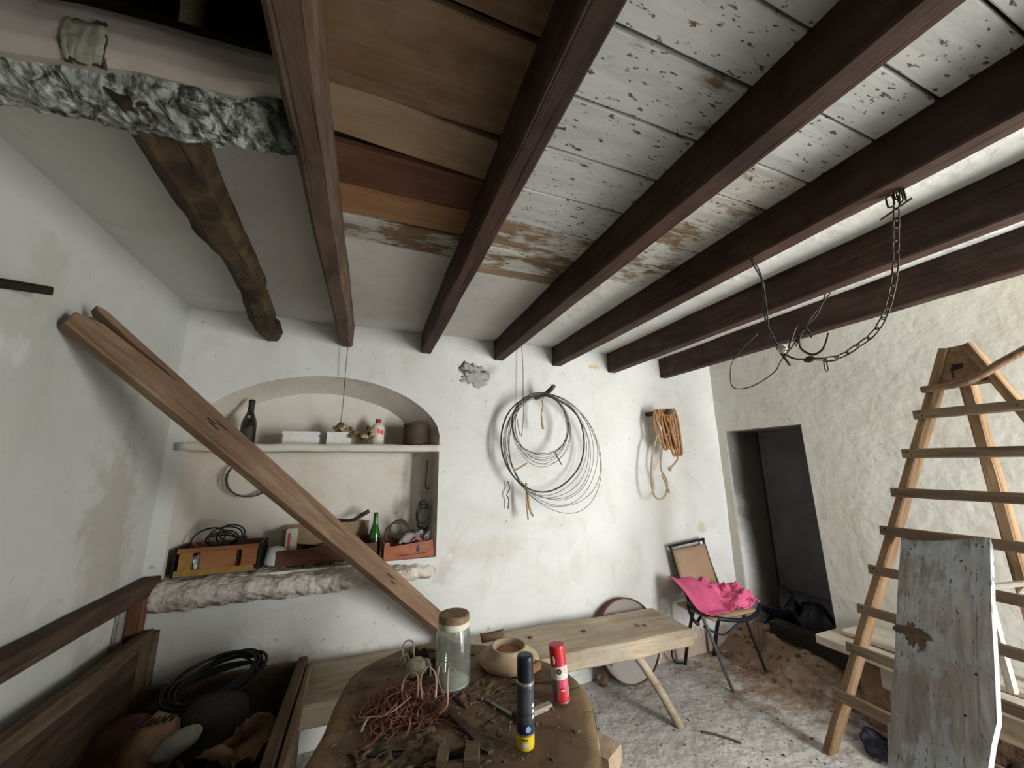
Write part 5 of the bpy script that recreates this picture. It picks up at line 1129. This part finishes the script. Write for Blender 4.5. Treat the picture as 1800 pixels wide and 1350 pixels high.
bm = prism_bm(pol, -0.024 if sgn > 0 else 0.0, 0.0 if sgn > 0 else 0.024)
bmesh.ops.triangulate(bm, faces=[f for f in bm.faces if len(f.verts) > 4])
obj('board_body', bm, M['grey_board'], gb, mgb)
for i, (x, y, s, t) in enumerate(((0.47, 0.055, 0.05, 0.35), (0.49, 0.095, 0.04, 0.25), (0.462, 0.075, 0.03, 1.6), (0.46, 0.025, 0.02, 1.4))): obj('dark_knot', blob_bm(s*0.75, s*t, 0.0012, 3, 1.0, 7, i), M['rust'], gb, mgb @ T(x, y, 0.0005*sgn))
for i, (x, y) in enumerate(((0.03, 0.02), (0.09, 0.04), (0.12, 0.215), (0.05, 0.28), (0.55, 0.255), (0.70, 0.225))): obj('nail_hole', lathe_bm([(0.004, -0.0006), (0.004, 0.0008), (0.003, 0.001)], 10), M['dark_wood'], gb, mgb @ T(x, y, 0.0004*sgn) @ Matrix.Rotation(0 if sgn > 0 else math.pi, 4, 'X'))
# boards stacked on a dark base along the right wall
def rboard(y0, y1, x0, x1, z, mat, label, seed, th=0.03, skew=0.0):
    o = timber('stacked_board', ((x0+x1)/2+skew, y0, z), ((x0+x1)/2, y1, z), x1-x0, th, M[mat], None, n=18, jit=0.006, seed=seed, endj=0.03); return tag(o, label, 'board', 'boards along the right wall')
rboard(0.2, 1.74, 2.66, 2.88, 0.425, 'pale_plank', 'pale sawn board at the front edge of the stack behind the ladder', 401, 0.05)
rboard(0.3, 1.66, 2.79, 3.06, 0.470, 'pale_plank', 'dusty pale board lying on top against the right wall', 402, 0.03)
rboard(0.2, 1.45, 2.70, 2.76, 0.34, 'bench', 'narrow batten under the front edge of the stacked boards', 403, 0.11)
bs = obj('rubble_base', dense_box_bm(2.82, 3.03, 0.2, 1.62, 0.0, 0.395, 0.08, 0.02, 8, 71), M['earth'], smooth=False); tag(bs, 'dark earthy rubble base under the stacked boards', 'rubble')
crumple('black_rag', (2.66, 1.25, 0.02), 0.26, 0.5, 0.0, 0.0, 'blue_bag', 'black crumpled rags on the floor behind the ladder foot', 'rag', 73, amp=0.09, fr=3)
o = timber('threshold_log', (3.0, 1.45, 0.235), (3.06, 2.30, 0.235), 0.10, 0.10, M['dark_wood'], None, n=10, jit=0.012, seed=75); tag(o, 'dark rotten log lying across the foot of the doorway', 'log')
o = obj('wood_chunk', timber_bm(0.20, 0.06, 0.04, 6, 0.005, 0.008, 6), M['plank'], None, axes((2.86, 2.29, 0.145), (3.02, 2.41, 0.22))[0]); tag(o, 'broken tan chunk of wood on the earth below the doorway', 'wood')
crumple('blue_black_bag', (3.28, 2.14, 0.20), 0.30, 0.50, 0.0, 0.1, 'blue_bag', 'blue black plastic bag slumped inside the dark doorway', 'bag', 81, amp=0.16, fr=2.2)
# enamel basin-like bracket on the ladder's rear leg
bs2 = thing('white_bracket', (2.78, 0.9, 0.46), 'white painted wooden bracket behind the grey board', 'bracket')
timb('upper_arm', (2.735, 0.99, 0.915), (2.80, 0.72, 1.01), 0.03, 0.022, M['pale_plank'], bs2, n=6, seed=91)
timb('lower_arm', (2.735, 0.985, 0.865), (2.80, 0.72, 0.945), 0.03, 0.022, M['pale_plank'], bs2, n=6, seed=92)
timb('web', (2.76, 0.90, 0.90), (2.77, 0.86, 0.96), 0.02, 0.015, M['pale_plank'], bs2, n=3, seed=93)
timb('stem', (2.74, 0.985, 0.487), (2.735, 0.985, 0.90), 0.03, 0.03, M['pale_plank'], bs2, upv=(0, 1, 0), n=6, seed=94)
# stone block and little bits on the floor
o = obj('tan_block', dense_box_bm(-0.07, 0.07, -0.06, 0.06, 0, 0.09, 0.03, 0.008, 9, 5), M['tan_stone'], None, T(1.22, 1.93, 0.0) @ Matrix.Rotation(0.5, 4, 'Z')); tag(o, 'tan stone block on the floor right of the slab table', 'stone')
rr3 = random.Random(3); bm = bmesh.new()
for i in range(500):
    x, y = rr3.uniform(0.9, 2.8), rr3.uniform(1.3, 2.55); s = rr3.uniform(0.002, 0.008)*(1.6 if rr3.random() < 0.08 else 1); z = floor_h(x, y)+0.002; a = rr3.uniform(0, 6)
    c_, s_ = math.cos(a)*s, math.sin(a)*s
    vs_ = [bm.verts.new(p) for p in ((x-c_, y-s_, z), (x+s_*0.5, y-c_*0.5, z), (x+c_, y+s_, z), (x-s_*0.5, y+c_*0.5, z), (x, y, z+s*0.6))]
    for f in ((0, 1, 4), (1, 2, 4), (2, 3, 4), (3, 0, 4)): bm.faces.new([vs_[k] for k in f])
o = obj('floor_grit', bm, M['chips']); tag(o, 'scattered grit and straw bits over the dusty floor', 'grit', kind='stuff')
bm = bmesh.new()
for i in range(70):
    x, y = rr3.uniform(2.7, 3.05), rr3.uniform(1.7, 2.55); s = rr3.uniform(0.006, 0.02); z = floor_h(x, y)
    b_ = blob_bm(s, s*0.8, s*0.7, 1, 0.4, 4, i)
    mm = mesh_of('t', b_); b0 = len(bm.verts); bm.verts.ensure_lookup_table()
    vv = [bm.verts.new(Vector(v.co)+Vector((x, y, z+s*0.2))) for v in mm.vertices]
    for p in mm.polygons: bm.faces.new([vv[k] for k in p.vertices])
    bpy.data.meshes.remove(mm)
o = obj('earth_clods', bm, M['earth']); tag(o, 'loose clods of reddish earth heaped below the doorway', 'earth', kind='stuff')
o = obj('floor_twig', tube_bm(smooth_path([(1.86, 1.93, 0.008), (1.93, 1.86, 0.01), (1.99, 1.78, 0.008)], 4), 0.005, 6), M['twig'], smooth=True); tag(o, 'thin dark twig lying on the floor before the bench leg', 'twig')
